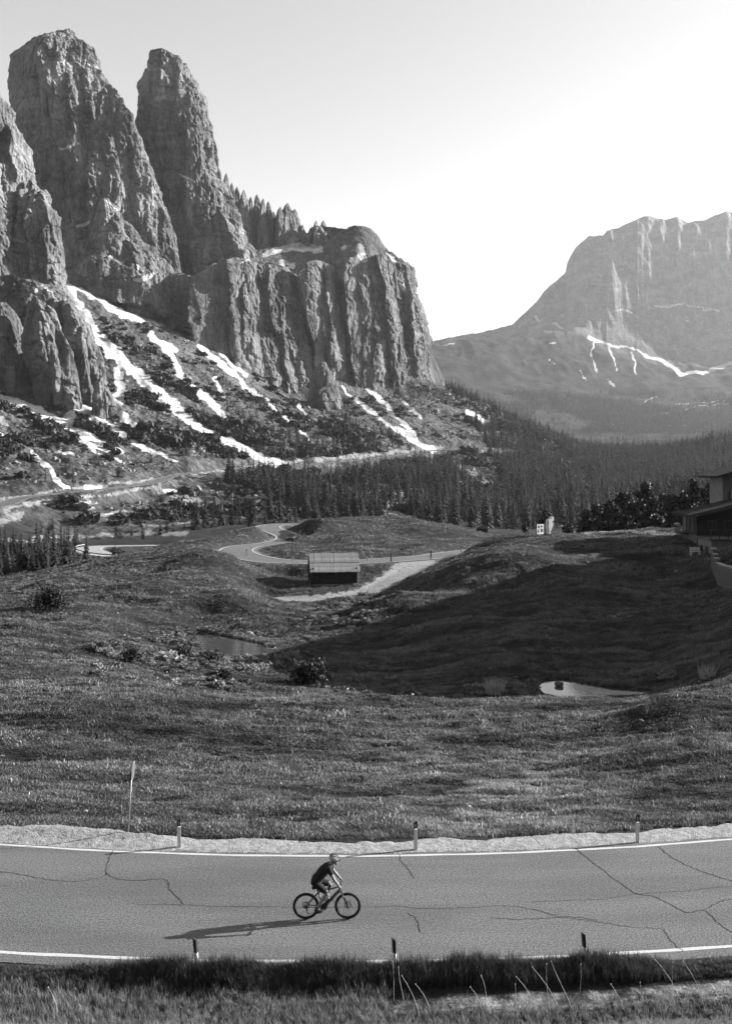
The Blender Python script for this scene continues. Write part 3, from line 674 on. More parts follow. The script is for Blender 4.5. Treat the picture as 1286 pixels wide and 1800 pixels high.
# ================================================================== ROCK TOWERS AND CLIFFS
def rock(name, label, Y, prof, k=0.7, seed=1, amp=1.0, step=1.35, mat='rock', facets=7, lean=0.0, fstep=1.4, rot=8, plan=None, saw=(40, 5), yaw=0.0):
    """tower lofted from its left and right outline; prof = (py, left px, right px) from top to foot"""
    p = np.array(prof, float); py = np.linspace(p[0, 0], p[-1, 0], max(24, int((p[-1, 0]-p[0, 0])/step)))
    xl = np.interp(py, p[:, 0], p[:, 1]); xr = np.interp(py, p[:, 0], p[:, 2])
    rg = np.random.default_rng(seed)
    z = CZ+(HY-py)/F*Y; s = Y/F
    wmax = (p[:, 2]-p[:, 1]).max()
    nphi = int(np.clip(wmax*2.6/fstep, 60, 520))
    u = np.linspace(-0.5, 0.5, nphi, endpoint=False); ph = 2*np.pi*u-0.55*np.sin(2*np.pi*u)
    # plan: irregular polygon -> planar faces meeting in arêtes
    ang = np.concatenate([np.radians(np.array([-100, -48, 4, 46, 88])+rot)+rg.uniform(-0.22, 0.22, 5), np.radians([140, 190, 225])]); hh = np.concatenate([rg.uniform(0.72, 1.0, 5), [0.9, 0.9, 0.9]])
    if plan: ang = np.concatenate([np.radians(plan), np.radians([140, 190, 225])]); hh = np.concatenate([rg.uniform(0.8, 1.0, len(plan)), [0.9, 0.9, 0.9]])
    rr = np.min(np.where(np.cos(ph[:, None]-ang) > 0.15, hh/np.maximum(np.cos(ph[:, None]-ang), 0.15), 9), axis=1)
    ux = rr*np.sin(ph); uy = -rr*np.cos(ph)
    ux = np.where(ux > 0, ux/ux.max(), ux/-ux.min()); uy = np.where(uy > 0, uy/uy.max(), uy/-uy.min())
    a = ((xr-xl)/2*s)[:, None]; cx = (((xl+xr)/2-CX)*s)[:, None]
    asm = np.maximum(a, 0.0); b = k*(asm*0.75+0.25*asm.max()*np.clip(asm/asm.max()*2, 0, 1))
    X = cx+a*ux; Yp = Y+b*uy+lean*(z-z[-1])[:, None]*1.0; Z = np.repeat(z[:, None], nphi, 1)
    Yp = Yp+yaw*(X-cx)
    def disp(X, Yp, Z):
        wx = 9*noise(X/70, Yp/70, Z/70, seed*5+8); px_, py_ = X+wx, Yp-wx
        pil = 13*np.abs(noise(px_/36, py_/36, Z/230, seed*5+1))**0.8+6.5*np.abs(noise(px_/14, py_/14, Z/75, seed*5+2))**0.8      # convex pillars parted by sharp clefts
        ar = 3.0*ridged(px_/20, py_/20, Z/60, 2, seed*5+6)
        blk = 3.0*np.abs(noise(X/6, Yp/6, Z/11, seed*5+3))+1.0*noise(X/2.6, Yp/2.6, Z/3.2, seed*5+5)
        q = Z/23+0.8*noise(X/50, Yp/50, Z/60, seed*5+4); q = q-np.floor(q); q2 = Z/8+0.7*noise(X/18, Yp/18, Z/30, seed*5+12); q2 = q2-np.floor(q2)
        led = -1.5*sstep(0.6, 1.0, q)*(0.5+0.8*noise(X/30, Yp/30, Z/40, seed*5+14))-0.45*sstep(0.6, 1.0, q2)                                                                    # ledges of the bedding
        sx = (X+10*noise(X/60, Yp/60, Z/90, seed*5+21)+0.10*Z+4*noise(X/15, Yp/15, Z/30, seed*5+22))/saw[0]; fr_ = sx-np.floor(sx)
        rib = saw[1]*(0.35+0.65*(noise(np.floor(sx)*3.7+0.5, Z/140, seed=seed*5+23)*0.5+0.5)*1.3)*(1-fr_)*sstep(0.0, 0.10, fr_)      # ribs with a long flank turned to the right
        return pil*0.8+ar+blk+led+rib
    g = np.clip(asm/(0.10*asm.max()+4), 0.12, 1)
    D = disp(X, Yp, Z); D = (D-D.mean()-1.0)*amp*g
    nx = ux*1.0; ny = uy*1.0; ln = np.hypot(nx, ny)+1e-6
    X = X+D*(nx/ln)*0.75; Yp = Yp+D*(ny/ln)
    Z = Z+amp*g*(2.4*fbm(X/9, Yp/9, Z/9, 2, seed*5+9)+1.6*ridged(X/16, Yp/16, Z/16, 2, seed*5+10)-1.0)
    v = np.stack([X, Yp, Z], -1).reshape(-1, 3)
    f = grid_faces(len(py), nphi, True)
    v = np.vstack([v, [[X[0].mean(), Yp[0].mean(), Z[0].mean()+0.4]]]); t = len(v)-1
    j = np.arange(nphi); cap = np.stack([np.full(nphi, t), (j+1) % nphi, j, np.full(nphi, t)], -1)
    me = mesh_np(name, v, f, M[mat], False)
    # small fan closing the top
    import bmesh
    bm = bmesh.new(); bm.from_mesh(me); bm.verts.ensure_lookup_table()
    for q in range(nphi):
        bm.faces.new((bm.verts[t], bm.verts[q], bm.verts[(q+1) % nphi]))
    bm.normal_update(); bm.to_mesh(me); bm.free()
    vx = v[:, 0]/v[:, 1]*F+CX; vy = HY-(v[:, 2]-CZ)/v[:, 1]*F
    mk = np.zeros((len(v), 3), np.float32)
    mk[:, 0] = paint(vx, vy, rock_snow)*(v[:, 1] < Y+b.max()*0.4)
    set_mask(me, mk)
    return tag(link(bpy.data.objects.new(name, me)), label, None, None, 'structure')

rock_snow = [[(150, 97, 3), (160, 110, 4), (172, 122, 2)], [(108, 262, 1.5), (120, 258, 3), (138, 252, 1.5)], [(134, 396, 2), (148, 395, 4), (155, 391, 3)], [(318, 306, 1.5), (330, 313, 2.5), (338, 320, 1)],
 [(240, 492, 4), (270, 484, 5)], [(250, 475, 2), (238, 465, 2)], [(180, 435, 2), (200, 455, 2), (215, 462, 2)], [(185, 350, 1.5), (205, 370, 2)], [(60, 505, 4), (70, 512, 4)], [(75, 500, 2), (100, 515, 3)],
 [(600, 438, 3), (605, 450, 3)], [(632, 436, 7), (640, 455, 6)], [(685, 455, 1.5), (700, 460, 1.5)], [(465, 446, 6), (520, 435, 7), (560, 440, 6)], [(495, 461, 5), (520, 466, 4)], [(430, 462, 2), (440, 458, 3)], [(670, 440, 1.5), (690, 452, 2)]]
rock('rock_tower', 'broad rock tower, the tallest of the group on the left', 1000, [(57, 106, 120), (60, 94, 126), (70, 74, 138), (79, 50, 152), (90, 38, 164), (104, 24, 170), (130, 19, 181), (160, 20, 205), (180, 22, 219), (215, 26, 237), (260, 38, 253), (300, 50, 270), (345, 60, 287), (390, 80, 302), (430, 95, 314), (470, 100, 320), (510, 105, 330), (560, 110, 335)], 0.75, 11, facets=7, rot=14)
rock('rock_tower', 'slender rock tower second from the left against the sky', 1065, [(89, 274, 285), (94, 266, 298), (105, 264, 314), (125, 260, 337), (150, 248, 347), (180, 241, 366), (215, 239, 371), (255, 240, 384), (290, 245, 387), (330, 255, 399), (380, 270, 421), (430, 285, 441), (465, 300, 458), (500, 305, 470)], 0.8, 23, facets=7, rot=16)
rock('cliff', 'rock wall cut by the left edge of the picture', 760, [(165, -70, 1), (190, -90, 14), (250, -110, 36), (300, -120, 49), (340, -130, 54), (420, -140, 78), (500, -150, 102), (560, -150, 108)], 0.7, 31, plan=[-100, -30, 40, 80], saw=(30, 7), yaw=0.35)
rock('cliff', 'rounded rock buttress leaning on the left wall', 765, [(317, 50, 56), (335, 44, 78), (350, 40, 92), (380, 36, 103), (430, 30, 113), (490, 25, 112), (525, 25, 112)], 0.9, 37)
rock('cliff', 'broken rock step above the lower left pillars', 725, [(492, -80, 40), (505, -80, 92), (520, -80, 122), (545, -80, 136), (600, -80, 150), (660, -80, 160)], 0.5, 41, rot=24)
rock('cliff', 'low rock pillar at the left edge above the snow', 672, [(538, -30, 20), (552, -40, 34), (600, -50, 52), (650, -60, 70), (700, -60, 76), (730, -60, 78)], 0.8, 43, 0.8)
rock('cliff', 'dark rounded pillar standing in the middle of the lower left rocks', 655, [(524, 54, 74), (535, 47, 90), (560, 42, 103), (600, 40, 118), (650, 50, 137), (690, 60, 145), (740, 64, 150)], 0.8, 47, 0.75)
rock('cliff', 'recessed rock pillar between the lower left pillars', 700, [(530, 92, 118), (545, 88, 138), (570, 88, 155), (610, 92, 170), (660, 98, 184), (735, 105, 195)], 0.7, 53, 0.8)
rock('cliff', 'short rock pillar beside the long snow gully', 668, [(588, 136, 154), (600, 126, 166), (620, 121, 178), (650, 119, 187), (690, 122, 198), (735, 124, 206)], 0.8, 59, 0.75)
rock('cliff', 'small pointed rock at the foot of the lower pillars', 645, [(664, 176, 182), (676, 169, 190), (700, 166, 200), (735, 164, 208)], 0.9, 61, 0.6)
rock('cliff', 'ragged buttress at the foot of the broad tower', 945, [(350, 178, 192), (380, 168, 222), (420, 155, 250), (450, 140, 285), (480, 128, 310), (520, 116, 330), (560, 112, 345)], 0.55, 67, rot=22)
rock('cliff', 'narrow rock rib under the broad tower', 925, [(436, 168, 182), (455, 150, 205), (475, 135, 235), (500, 125, 262), (540, 120, 280)], 0.6, 71)
rock('cliff', 'vertical cliff band above the hanging snow field', 950, [(478, 262, 305), (490, 228, 335), (510, 210, 345), (535, 205, 349), (580, 205, 350)], 0.45, 73, rot=10)
rock('cliff', 'wide bastion of the lower cliff with streaked walls', 962, [(461, 425, 450), (465, 402, 500), (478, 378, 520), (500, 359, 531), (520, 350, 541), (560, 347, 553), (590, 350, 563), (630, 365, 581), (660, 390, 596), (690, 430, 606), (750, 470, 612)], 0.45, 79, plan=[-90, -25, 25, 75], saw=(38, 9), yaw=0.5)
rock('cliff', 'small spur leaning against the foot of the bastion', 925, [(638, 562, 574), (655, 550, 586), (690, 540, 598), (725, 535, 602)], 0.8, 83, 0.7, rot=26)
rock('cliff', 'middle pillar of the lower cliff between two clefts', 988, [(464, 560, 588), (472, 535, 600), (492, 528, 608), (560, 540, 619), (590, 545, 631), (660, 560, 635), (710, 565, 642)], 0.6, 89, plan=[-90, -15, 35, 80], saw=(24, 7), yaw=0.7)
rock('cliff', 'sheer end of the lower cliff facing the valley', 1018, [(450, 668, 692), (455, 632, 716), (468, 608, 731), (500, 604, 738), (560, 608, 752), (578, 610, 761), (640, 613, 764), (668, 618, 770), (710, 622, 778)], 0.6, 97, plan=[-90, -25, 25, 70], saw=(30, 8), yaw=0.7)
needles = [(398, 304, 5), (408, 321, 5), (417, 328, 6), (429, 334, 7), (441, 346, 6), (452, 342, 8), (463, 349, 6), (472, 354, 5), (481, 372, 6), (493, 364, 8), (506, 357, 10), (519, 367, 8), (532, 395, 8), (546, 402, 8), (556, 388, 7), (569, 388, 9), (586, 400, 9), (601, 401, 8), (617, 409, 9), (637, 416, 10), (657, 428, 10)]
NW = 'first second third fourth fifth sixth seventh eighth ninth tenth eleventh twelfth thirteenth fourteenth fifteenth sixteenth seventeenth eighteenth nineteenth twentieth last'.split()
for i, (px_, top, hw) in enumerate(needles):
    rock('pinnacle', NW[i]+' rock needle of the ridge, counted from the slender tower', 1128+(i*7) % 20, [(top, px_-hw*0.15, px_+hw*0.05), (top+4, px_-hw*0.55, px_+hw*0.3), (top+14, px_-hw*0.95, px_+hw*0.9), (top+30, px_-hw*1.4, px_+hw*1.5), (top+55, px_-hw*1.8, px_+hw*2.0), (478, px_-hw*2.2, px_+hw*2.6)], 0.9, 101+i*4, 0.5, plan=[-100, -50, 30, 75])
rock('cliff', 'dark sloping ridge above the snowy terrace', 1120, [(398, 556, 571), (404, 548, 600), (414, 530, 634), (426, 500, 660), (440, 470, 686), (452, 480, 705), (475, 465, 722), (500, 460, 730)], 0.3, 131, 1.5, rot=20)

# ------------------------------------------------------------------ the hazy massif across the valley
c2 = [W(*p) for p in ((700, 800, 1350), (850, 806, 1400), (1000, 812, 1400), (1150, 815, 1400), (1286, 812, 1400), (1600, 800, 1400), (780, 745, 1900), (850, 772, 1800), (1000, 780, 1750), (1100, 772, 1850), (1200, 770, 1800), (1286, 768, 1750), (1600, 760, 1750),
  (700, 640, 2500), (780, 660, 2450), (850, 700, 2300), (950, 720, 2250), (1000, 725, 2200), (1100, 735, 2150), (1200, 722, 2200), (1286, 715, 2200), (1600, 700, 2200),
  (600, 605, 3000), (700, 600, 3000), (762, 598, 3000), (850, 583, 3000), (900, 570, 3010), (945, 527, 3060), (955, 512, 3080), (850, 625, 2650), (920, 640, 2600), (1000, 650, 2580), (1040, 610, 2800), (1000, 590, 2850), (960, 570, 2930),
  (1100, 640, 2700), (1060, 690, 2450), (1150, 650, 2750), (1200, 660, 2780), (1286, 645, 2800), (1286, 680, 2500), (1200, 690, 2450), (1600, 640, 2800),
  (1010, 560, 2980), (1060, 580, 2930), (1120, 600, 2920), (1200, 630, 2920), (1286, 620, 2920), (1060, 500, 3040), (1150, 500, 3060), (1250, 500, 3060), (1400, 480, 3060),
  (993, 482, 3120), (1000, 455, 3150), (1012, 436, 3170), (1035, 416, 3200), (1062, 414, 3230), (1087, 400, 3240), (1110, 389, 3250), (1135, 380, 3260), (1165, 387, 3270), (1190, 382, 3270), (1205, 391, 3270), (1240, 387, 3270), (1275, 375, 3270), (1320, 372, 3270), (1500, 390, 3270), (1700, 420, 3270),
  (993, 560, 3500), (1100, 460, 3500), (1286, 450, 3500), (850, 640, 3500), (700, 640, 3500), (1600, 470, 3500))]
c2 = np.array(c2)*1.35; c2[:, 2] -= CZ*0.35; ka, kb, ke = c2[:, 0]/c2[:, 1], np.log(c2[:, 1])*1.5, (c2[:, 2]-CZ)/c2[:, 1]
A = np.sqrt((ka[:, None]-ka)**2+(kb[:, None]-kb)**2+0.0003)
m0 = len(ka); P2 = np.stack([np.ones(m0), ka, kb], 1)
s2 = np.linalg.solve(np.block([[A, P2], [P2.T, np.zeros((3, 3))]]), np.concatenate([ke, np.zeros(3)]))
gx = np.concatenate([np.linspace(640, 1330, 330), np.linspace(1330, 1800, 60)[1:]]); gy = np.concatenate([np.geomspace(1320, 2850, 150)[:-1], np.linspace(2850, 3300, 170)[:-1], np.linspace(3300, 3600, 12)])
gy = gy*1.35
GX, GY = np.meshgrid(gx, gy); a_, b_ = (GX-CX)/F, np.log(GY)*1.5
GE = np.empty(GX.shape)
for i in range(len(gy)): GE[i] = np.sqrt((a_[i][:, None]-ka)**2+(b_[i][:, None]-kb)**2+0.0003) @ s2[:m0]+s2[m0]+s2[m0+1]*a_[i]+s2[m0+2]*b_[i]
MX = a_*GY; MZ = CZ+GE*GY
cl = sstep(2880*1.35, 3000*1.35, GY)*sstep(960, 1010, GX)
MZ += cl*(7*ridged(MX/95, GY/420, o=3, seed=201)-4)+cl*9*fbm(MX/30, GY/90, o=3, seed=203)+(1-cl)*(15*fbm(MX/200, GY/260, o=4, seed=205)+12*ridged(MX/150, GY/420, o=3, seed=207)*sstep(3100, 3650, GY))
ME = HY-(MZ-CZ)/GY*F
sky_px = [700, 762, 850, 900, 945, 955, 980, 993, 996, 1010, 1022, 1035, 1060, 1066, 1085, 1110, 1135, 1165, 1190, 1205, 1240, 1262, 1275, 1330, 1800]
sky_py = [602, 598, 583, 570, 527, 512, 490, 480, 462, 436, 424, 414, 413, 405, 401, 388, 379, 386, 381, 391, 386, 376, 372, 378, 420]
tgt = np.interp(gx, sky_px, sky_py)+1.6*noise(gx/11, gx*0+0.5, seed=209)+0.8*noise(gx/4, gx*0+0.5, seed=210)
wy = sstep(2750*1.35, 3120*1.35, GY)
ME = ME+(tgt-ME.min(axis=0))[None, :]*wy; MZ = CZ+(HY-ME)/F*GY
far_snow = [[(1035, 595, 4), (1045, 600, 5), (1100, 612, 3), (1150, 628, 4), (1195, 655, 5)], [(1040, 605, 3), (1036, 625, 2), (1048, 650, 3)], [(1070, 610, 2), (1085, 650, 2)], [(1105, 620, 2), (1120, 655, 2)], [(1195, 655, 4), (1230, 655, 4), (1286, 640, 4)], [(945, 555, 4), (950, 566, 3)], [(975, 570, 3), (990, 575, 2)], [(965, 605, 2), (980, 603, 2)], [(970, 630, 2), (975, 640, 1.5)], [(1065, 665, 2), (1080, 680, 3)], [(1015, 650, 1.5), (1030, 668, 1.5)], [(1075, 545, 1.5), (1110, 548, 1.5)], [(1150, 540, 2), (1200, 535, 2), (1260, 545, 2.5)], [(1205, 565, 2), (1215, 568, 2)], [(770, 605, 1), (800, 603, 1)], [(890, 665, 2), (910, 672, 1.5)]]
far_pale = [[(1125, 710, 3), (1160, 698, 3)], [(1110, 738, 2), (1160, 728, 2), (1230, 715, 2), (1286, 708, 2)], [(1170, 745, 2), (1240, 750, 2)], [(1180, 712, 2), (1286, 705, 2)], [(1075, 745, 2), (1100, 742, 1.5)]]
mk = np.zeros(GX.shape+(3,), np.float32); mk[..., 0] = np.maximum(paint(GX, ME, far_snow, 1.2)*0.84, paint(GX, ME, far_pale, 1.0)*0.6); mk[..., 1] = (1-cl)*(1-sstep(2750*1.35, 3000*1.35, GY))
fm_ = mesh_np('mountain', np.stack([MX, GY, MZ], -1).reshape(-1, 3), grid_faces(*GX.shape), M['far_rock'], False); set_mask(fm_, mk.reshape(-1, 3))
# unseen slope added behind the camera to block sky light from that side
hx_ = np.linspace(-1900, 1500, 90); hy2 = -np.geomspace(4, 1500, 70)+5
BX, BY = np.meshgrid(hx_, hy2); up = 1-BY
BZ = 9.6+np.minimum(up, 60)*0.42+np.maximum(up-60, 0)*0.60+np.maximum(0, up-30)*0.10*fbm(BX/300, BY/300, o=4, seed=221)
hb_ = mesh_np('hillside', np.stack([BX, BY, BZ], -1).reshape(-1, 3), grid_faces(*BX.shape), M['ground'], True); set_mask(hb_, np.zeros((BX.size, 3), np.float32))
tag(link(bpy.data.objects.new('hillside', hb_)), 'unseen grassy mountainside added behind the viewpoint to cut sky light', None, None, 'structure')
tag(link(bpy.data.objects.new('mountain', fm_)), 'hazy massif with sheer walls across the valley on the right', None, None, 'structure')

# ================================================================== TREES, SHRUBS, GRASS
def conifer(seed, whorls=22, per=9, h=1.0, r=0.2, lean=0.0, gap=0.04, round_=False):
    """crown of drooping boughs, unit height; each bough is a small folded tent of two faces"""
    g = random.Random(seed); v = []; f = []
    for w in range(whorls):
        t = w/(whorls-1); z0 = gap+(1-gap)*t
        prof = (1-t)**0.85 if not round_ else math.sqrt(max(0.02, 1-(2*t-0.75)**2*0.6))*(1-t**5)
        for k in range(max(3, int(per*(0.45+0.55*prof)))):
            if g.random() < 0.10: continue
            a = g.uniform(0, 2*math.pi); L = r*prof*g.uniform(0.62, 1.12)+0.006; z = z0+g.uniform(-0.5, 0.5)/whorls
            dr = L*g.uniform(0.25, 0.6)*(1-0.7*t) if not round_ else L*g.uniform(-0.35, 0.25)
            wd = L*g.uniform(0.22, 0.36)+0.006; ca, sa = math.cos(a), math.sin(a); o = len(v)
            tip = (ca*L, sa*L, z-dr); mid = 0.55*L
            v += [(0.02*ca*r, 0.02*sa*r, z+0.012), (ca*mid-sa*wd, sa*mid+ca*wd, z-dr*0.62-wd*0.25), tip, (ca*mid+sa*wd, sa*mid-ca*wd, z-dr*0.62-wd*0.25), (ca*mid, sa*mid, z-dr*0.38+wd*0.2)]
            f += [(o, o+1, o+4), (o+1, o+2, o+4), (o+4, o+2, o+3), (o, o+4, o+3)]
    return np.array(v), np.array(f)

def trunk_mesh(h=1.0, r=0.016):
    return MB().tube([(0, 0, -0.05*h), (0, 0, 0.3*h), (0.004, 0, 0.7*h), (0, 0, h*0.98)], [r*1.25, r, r*0.6, r*0.1], 6).mesh('trunk', M['bark'])

def blob_leaves(seed, n, rx, ry, rz, leaf):
    """leaf clumps through an uneven volume"""
    g = np.random.default_rng(seed); v = []; f = []
    for i in range(n):
        d = g.normal(size=3); d /= np.linalg.norm(d); q = g.uniform(0.25, 1)**0.5
        lob = 0.75+0.25*math.sin(3*math.atan2(d[1], d[0])+seed)+0.15*math.sin(5*d[2]+seed)
        c = d*q*lob*np.array([rx, ry, rz]); c[2] = c[2]+rz*0.8
        if c[2] < 0.0: c[2] = abs(c[2])*0.3
        a = g.normal(size=3); a /= np.linalg.norm(a); b = np.cross(a, g.normal(size=3)); b /= np.linalg.norm(b)
        s = leaf*g.uniform(0.6, 1.4); o = len(v)
        v += [c-a*s, c+b*s*0.5, c+a*s, c-b*s*0.5]; f.append((o, o+1, o+2, o+3))
    return np.array(v), np.array(f)

# ---- one scatter object: prototypes and points live in one mesh, geometry nodes set the prototypes on the points
def scatter(name, label, protos, pts, rot, scl, var, tint, mat):
    vs_, fs_, part = [], [], []; off = 0
    for k, (v, f) in enumerate(protos):
        vs_.append(v); fs_ += [tuple(int(i)+off for i in q) for q in f]; part += [k+1]*len(v); off += len(v)
    vs_.append(pts); part += [0]*len(pts)
    V = np.vstack(vs_); me = bpy.data.meshes.new(name); me.from_pydata(V.tolist(), [], fs_); me.materials.append(mat)
    def attr(n, typ, data, key):
        a = me.attributes.new(n, typ, 'POINT'); a.data.foreach_set(key, np.ascontiguousarray(data).ravel())
    pad = np.zeros
    attr('part', 'INT', np.array(part, np.int32), 'value')
    attr('variant', 'INT', np.concatenate([pad(off), var]).astype(np.int32), 'value')
    attr('tint', 'FLOAT', np.concatenate([pad(off), tint]).astype(np.float32), 'value')
    attr('rot', 'FLOAT_VECTOR', np.vstack([pad((off, 3)), rot]).astype(np.float32), 'vector')
    attr('scl', 'FLOAT_VECTOR', np.vstack([pad((off, 3)), scl]).astype(np.float32), 'vector')
    o = link(bpy.data.objects.new(name, me)); tag(o, label, None, None, 'stuff')
    g = bpy.data.node_groups.new(name, 'GeometryNodeTree')
    g.interface.new_socket('Geometry', in_out='INPUT', socket_type='NodeSocketGeometry'); g.interface.new_socket('Geometry', in_out='OUTPUT', socket_type='NodeSocketGeometry')
    N = g.nodes.new; gi = N('NodeGroupInput'); go = N('NodeGroupOutput'); j = N('GeometryNodeJoinGeometry')
    def named(n, t):
        x = N('GeometryNodeInputNamedAttribute'); x.data_type = t; x.inputs[0].default_value = n; return x.outputs[0]
    def eq(sock, val):
        c = N('FunctionNodeCompare'); c.data_type = 'INT'; c.operation = 'EQUAL'; g.links.new(sock, c.inputs[2]); c.inputs[3].default_value = val; return c.outputs[0]
    pa, va = named('part', 'INT'), named('variant', 'INT')
    s0 = N('GeometryNodeSeparateGeometry'); g.links.new(gi.outputs[0], s0.inputs[0]); g.links.new(eq(pa, 0), s0.inputs[1])
    m2p = N('GeometryNodeMeshToPoints'); g.links.new(s0.outputs[0], m2p.inputs[0])
    for k in range(len(protos)):
        s1 = N('GeometryNodeSeparateGeometry'); g.links.new(gi.outputs[0], s1.inputs[0]); g.links.new(eq(pa, k+1), s1.inputs[1])
        ip = N('GeometryNodeInstanceOnPoints'); g.links.new(m2p.outputs[0], ip.inputs['Points']); g.links.new(eq(va, k), ip.inputs['Selection']); g.links.new(s1.outputs[0], ip.inputs['Instance'])
        e2r = N('FunctionNodeEulerToRotation'); g.links.new(named('rot', 'FLOAT_VECTOR'), e2r.inputs[0]); g.links.new(e2r.outputs[0], ip.inputs['Rotation'])
        g.links.new(named('scl', 'FLOAT_VECTOR'), ip.inputs['Scale']); g.links.new(ip.outputs[0], j.inputs[0])
    g.links.new(j.outputs[0], go.inputs[0])
    md = o.modifiers.new('scatter', 'NODES'); md.node_group = g
    return o

def upright(n, tilt=0.0): return np.c_[rng.normal(0, tilt+1e-6, n), rng.normal(0, tilt+1e-6, n), rng.uniform(0, 6.283, n)]

# ---- where conifers grow: polygons of their feet in the photo, ground distance from the terrain
zones = [
 ('central', [(360, 832), (480, 824), (640, 812), (830, 794), (960, 792), (1010, 850), (1100, 905), (1000, 936), (900, 936), (760, 918), (600, 908), (540, 905), (490, 880), (430, 858), (370, 842)], 1.0, (6, 16), 350, 1000),
 ('above', [(250, 775), (330, 805), (480, 812), (640, 800), (720, 790), (740, 765), (600, 735), (480, 705), (420, 700), (330, 745)], 0.42, (5, 11), 480, 950),
 ('ridge', [(772, 672), (830, 700), (880, 725), (960, 757), (1100, 790), (1286, 765), (1330, 860), (1100, 885), (960, 800), (850, 785), (830, 740)], 0.8, (8, 15), 480, 1090),
 ('valley', [(1000, 800), (1100, 790), (1330, 770), (1330, 905), (1100, 925), (1000, 935)], 0.42, (8, 15), 330, 1090),
 ('strip', [(220, 918), (330, 934), (470, 922), (760, 922), (760, 905), (480, 903), (330, 893), (230, 900)], 0.3, (5, 13), 300, 470),
 ('leftwood', [(-30, 1020), (138, 994), (140, 955), (60, 962), (-30, 978)], 1.2, (4, 10), 205, 330),
 ('bog', [(30, 955), (330, 945), (350, 925), (60, 930)], 0.10, (4, 9), 300, 420),
 ('talus', [(60, 790), (250, 800), (300, 840), (200, 855), (60, 862)], 0.10, (3, 8), 380, 640)]
holes = [[(470, 812), (520, 815), (640, 870), (740, 915), (700, 920), (600, 885), (500, 835)], [(770, 796), (850, 796), (890, 850), (860, 868), (800, 830)], [(690, 855), (740, 872), (740, 890), (690, 878)]]
wt = np.diff(yr, append=yr[-1]+1)[:, None]*np.gradient(pxc)[None, :]/F*YY          # ground area per grid cell
dpass = np.full(XX.shape, 999.0); fq = (YY > 330) & (YY < 900); dpass[fq] = seg_dist(XX[fq], YY[fq], roads['pass_road'][0][::3])[0]
trees = []
for zn, poly, dens, hr, y0, y1 in zones:
    ok = (YY > y0) & (YY < y1) & in_poly(PX, PYY, poly) & (dn > 2.5)
    for hpoly in holes: ok &= ~in_poly(PX, PYY, hpoly)
    ok &= (mask[..., 0] < 0.42)
    if zn in ('central', 'above', 'talus'): ok &= (dpass > (26 if zn == 'central' else 9))
    clump = 0.35+1.3*sstep(-0.25, 0.35, fbm(XX/45, YY/45, o=2, seed=401))
    wgt = (wt*ok*clump).ravel()
    if wgt.sum() == 0: continue
    n = int(min(5200, wgt.sum()*0.075*dens))
    idx = rng.choice(wgt.size, n, p=wgt/wgt.sum())
    for q in idx:
        i, jx = divmod(int(q), XX.shape[1])
        x = XX[i, jx]+rng.normal(0, 0.6); y = YY[i, jx]+rng.normal(0, 1.2); z = ZZ[i, jx]; hh = rng.uniform(*hr)*(0.75+0.35*rng.random())
        top = HY-(z+hh-CZ)/y*F
        vis_top = -top > runmax[max(i-1, 0), jx]+1.0
        if not vis_top: continue
        trees.append((hh/y, zn, x, y, z-0.15, hh))
trees.sort(key=lambda t: -t[0])
kept = []                                                                            # crowns that would stand inside one another are thinned
cell = {}
for t in trees:
    k = (int(t[2]//2.2), int(t[3]//2.2))
    if any((k[0]+a, k[1]+b) in cell for a in (0, 1, -1) for b in (0, 1, -1)) and t[1] not in ('leftwood',) and rng.random() < 0.5: continue
    cell[k] = 1; kept.append(t)
lab = {'central': 'spruce below the pass road', 'above': 'larch above the pass road', 'ridge': 'conifer on the wooded ridge', 'valley': 'conifer in the shaded valley',
       'strip': 'spruce in the row behind the knoll', 'leftwood': 'dark spruce in the left wood', 'bog': 'conifer on the pale bog', 'talus': 'conifer on the left scree'}
def anchor(px):
    for lim, ph in ((70, 'against the left edge'), (150, 'left of the pale hairpin'), (240, 'above the pale hairpin'), (330, 'between hairpin and S bend'), (440, 'just left of the S bend'), (520, 'in line with the S bend'), (640, 'in line with the log hut'), (720, 'right of the hut'), (800, 'above the knoll'), (900, 'left of the white board'), (980, 'behind the carved figure'), (1080, 'right of the carved figure'), (1180, 'left of the chalet')):
        if px < lim: return ph
    return 'above the chalet'
GRP = {'central': 'conifers of the forest below the pass road', 'above': 'larches above the pass road', 'ridge': 'conifers on the wooded ridge', 'valley': 'conifers of the shaded valley wood', 'strip': 'spruces in the row behind the knoll', 'leftwood': 'spruces of the wood at the left edge', 'bog': 'conifers on the bog', 'talus': 'conifers on the left scree'}
crown_hi = []
for sdn in range(4):
    v, f = conifer(500+sdn, 26, 11, 1, (0.16, 0.20, 0.24, 0.15)[sdn]); crown_hi.append(mesh_np('crown', v, f, M['needles']))
tr_m = trunk_mesh()
zmid = {zn: np.median([HY-(t[4]-CZ)/t[3]*F for t in kept[:300] if t[1] == zn] or [0]) for zn in lab}
for t in kept[:300]:
    s_, zn, x, y, z, hh = t
    e = empty('spruce_tree', (x, y, z), ('tall ' if hh > 11.5 else 'short ' if hh < 8.5 else 'mid-sized ')+lab[zn]+', '+anchor(CX+x/y*F)+', '+('front' if HY-(z-CZ)/y*F > zmid[zn] else 'back')+' rows', 'tree', GRP[zn], rng.uniform(0, 6.28)); e.scale = (hh*rng.uniform(0.85, 1.2), hh*rng.uniform(0.85, 1.2), hh)
    link(bpy.data.objects.new('trunk', tr_m), e); link(bpy.data.objects.new('crown', crown_hi[int(rng.integers(4))]), e)
rest = kept[300:]
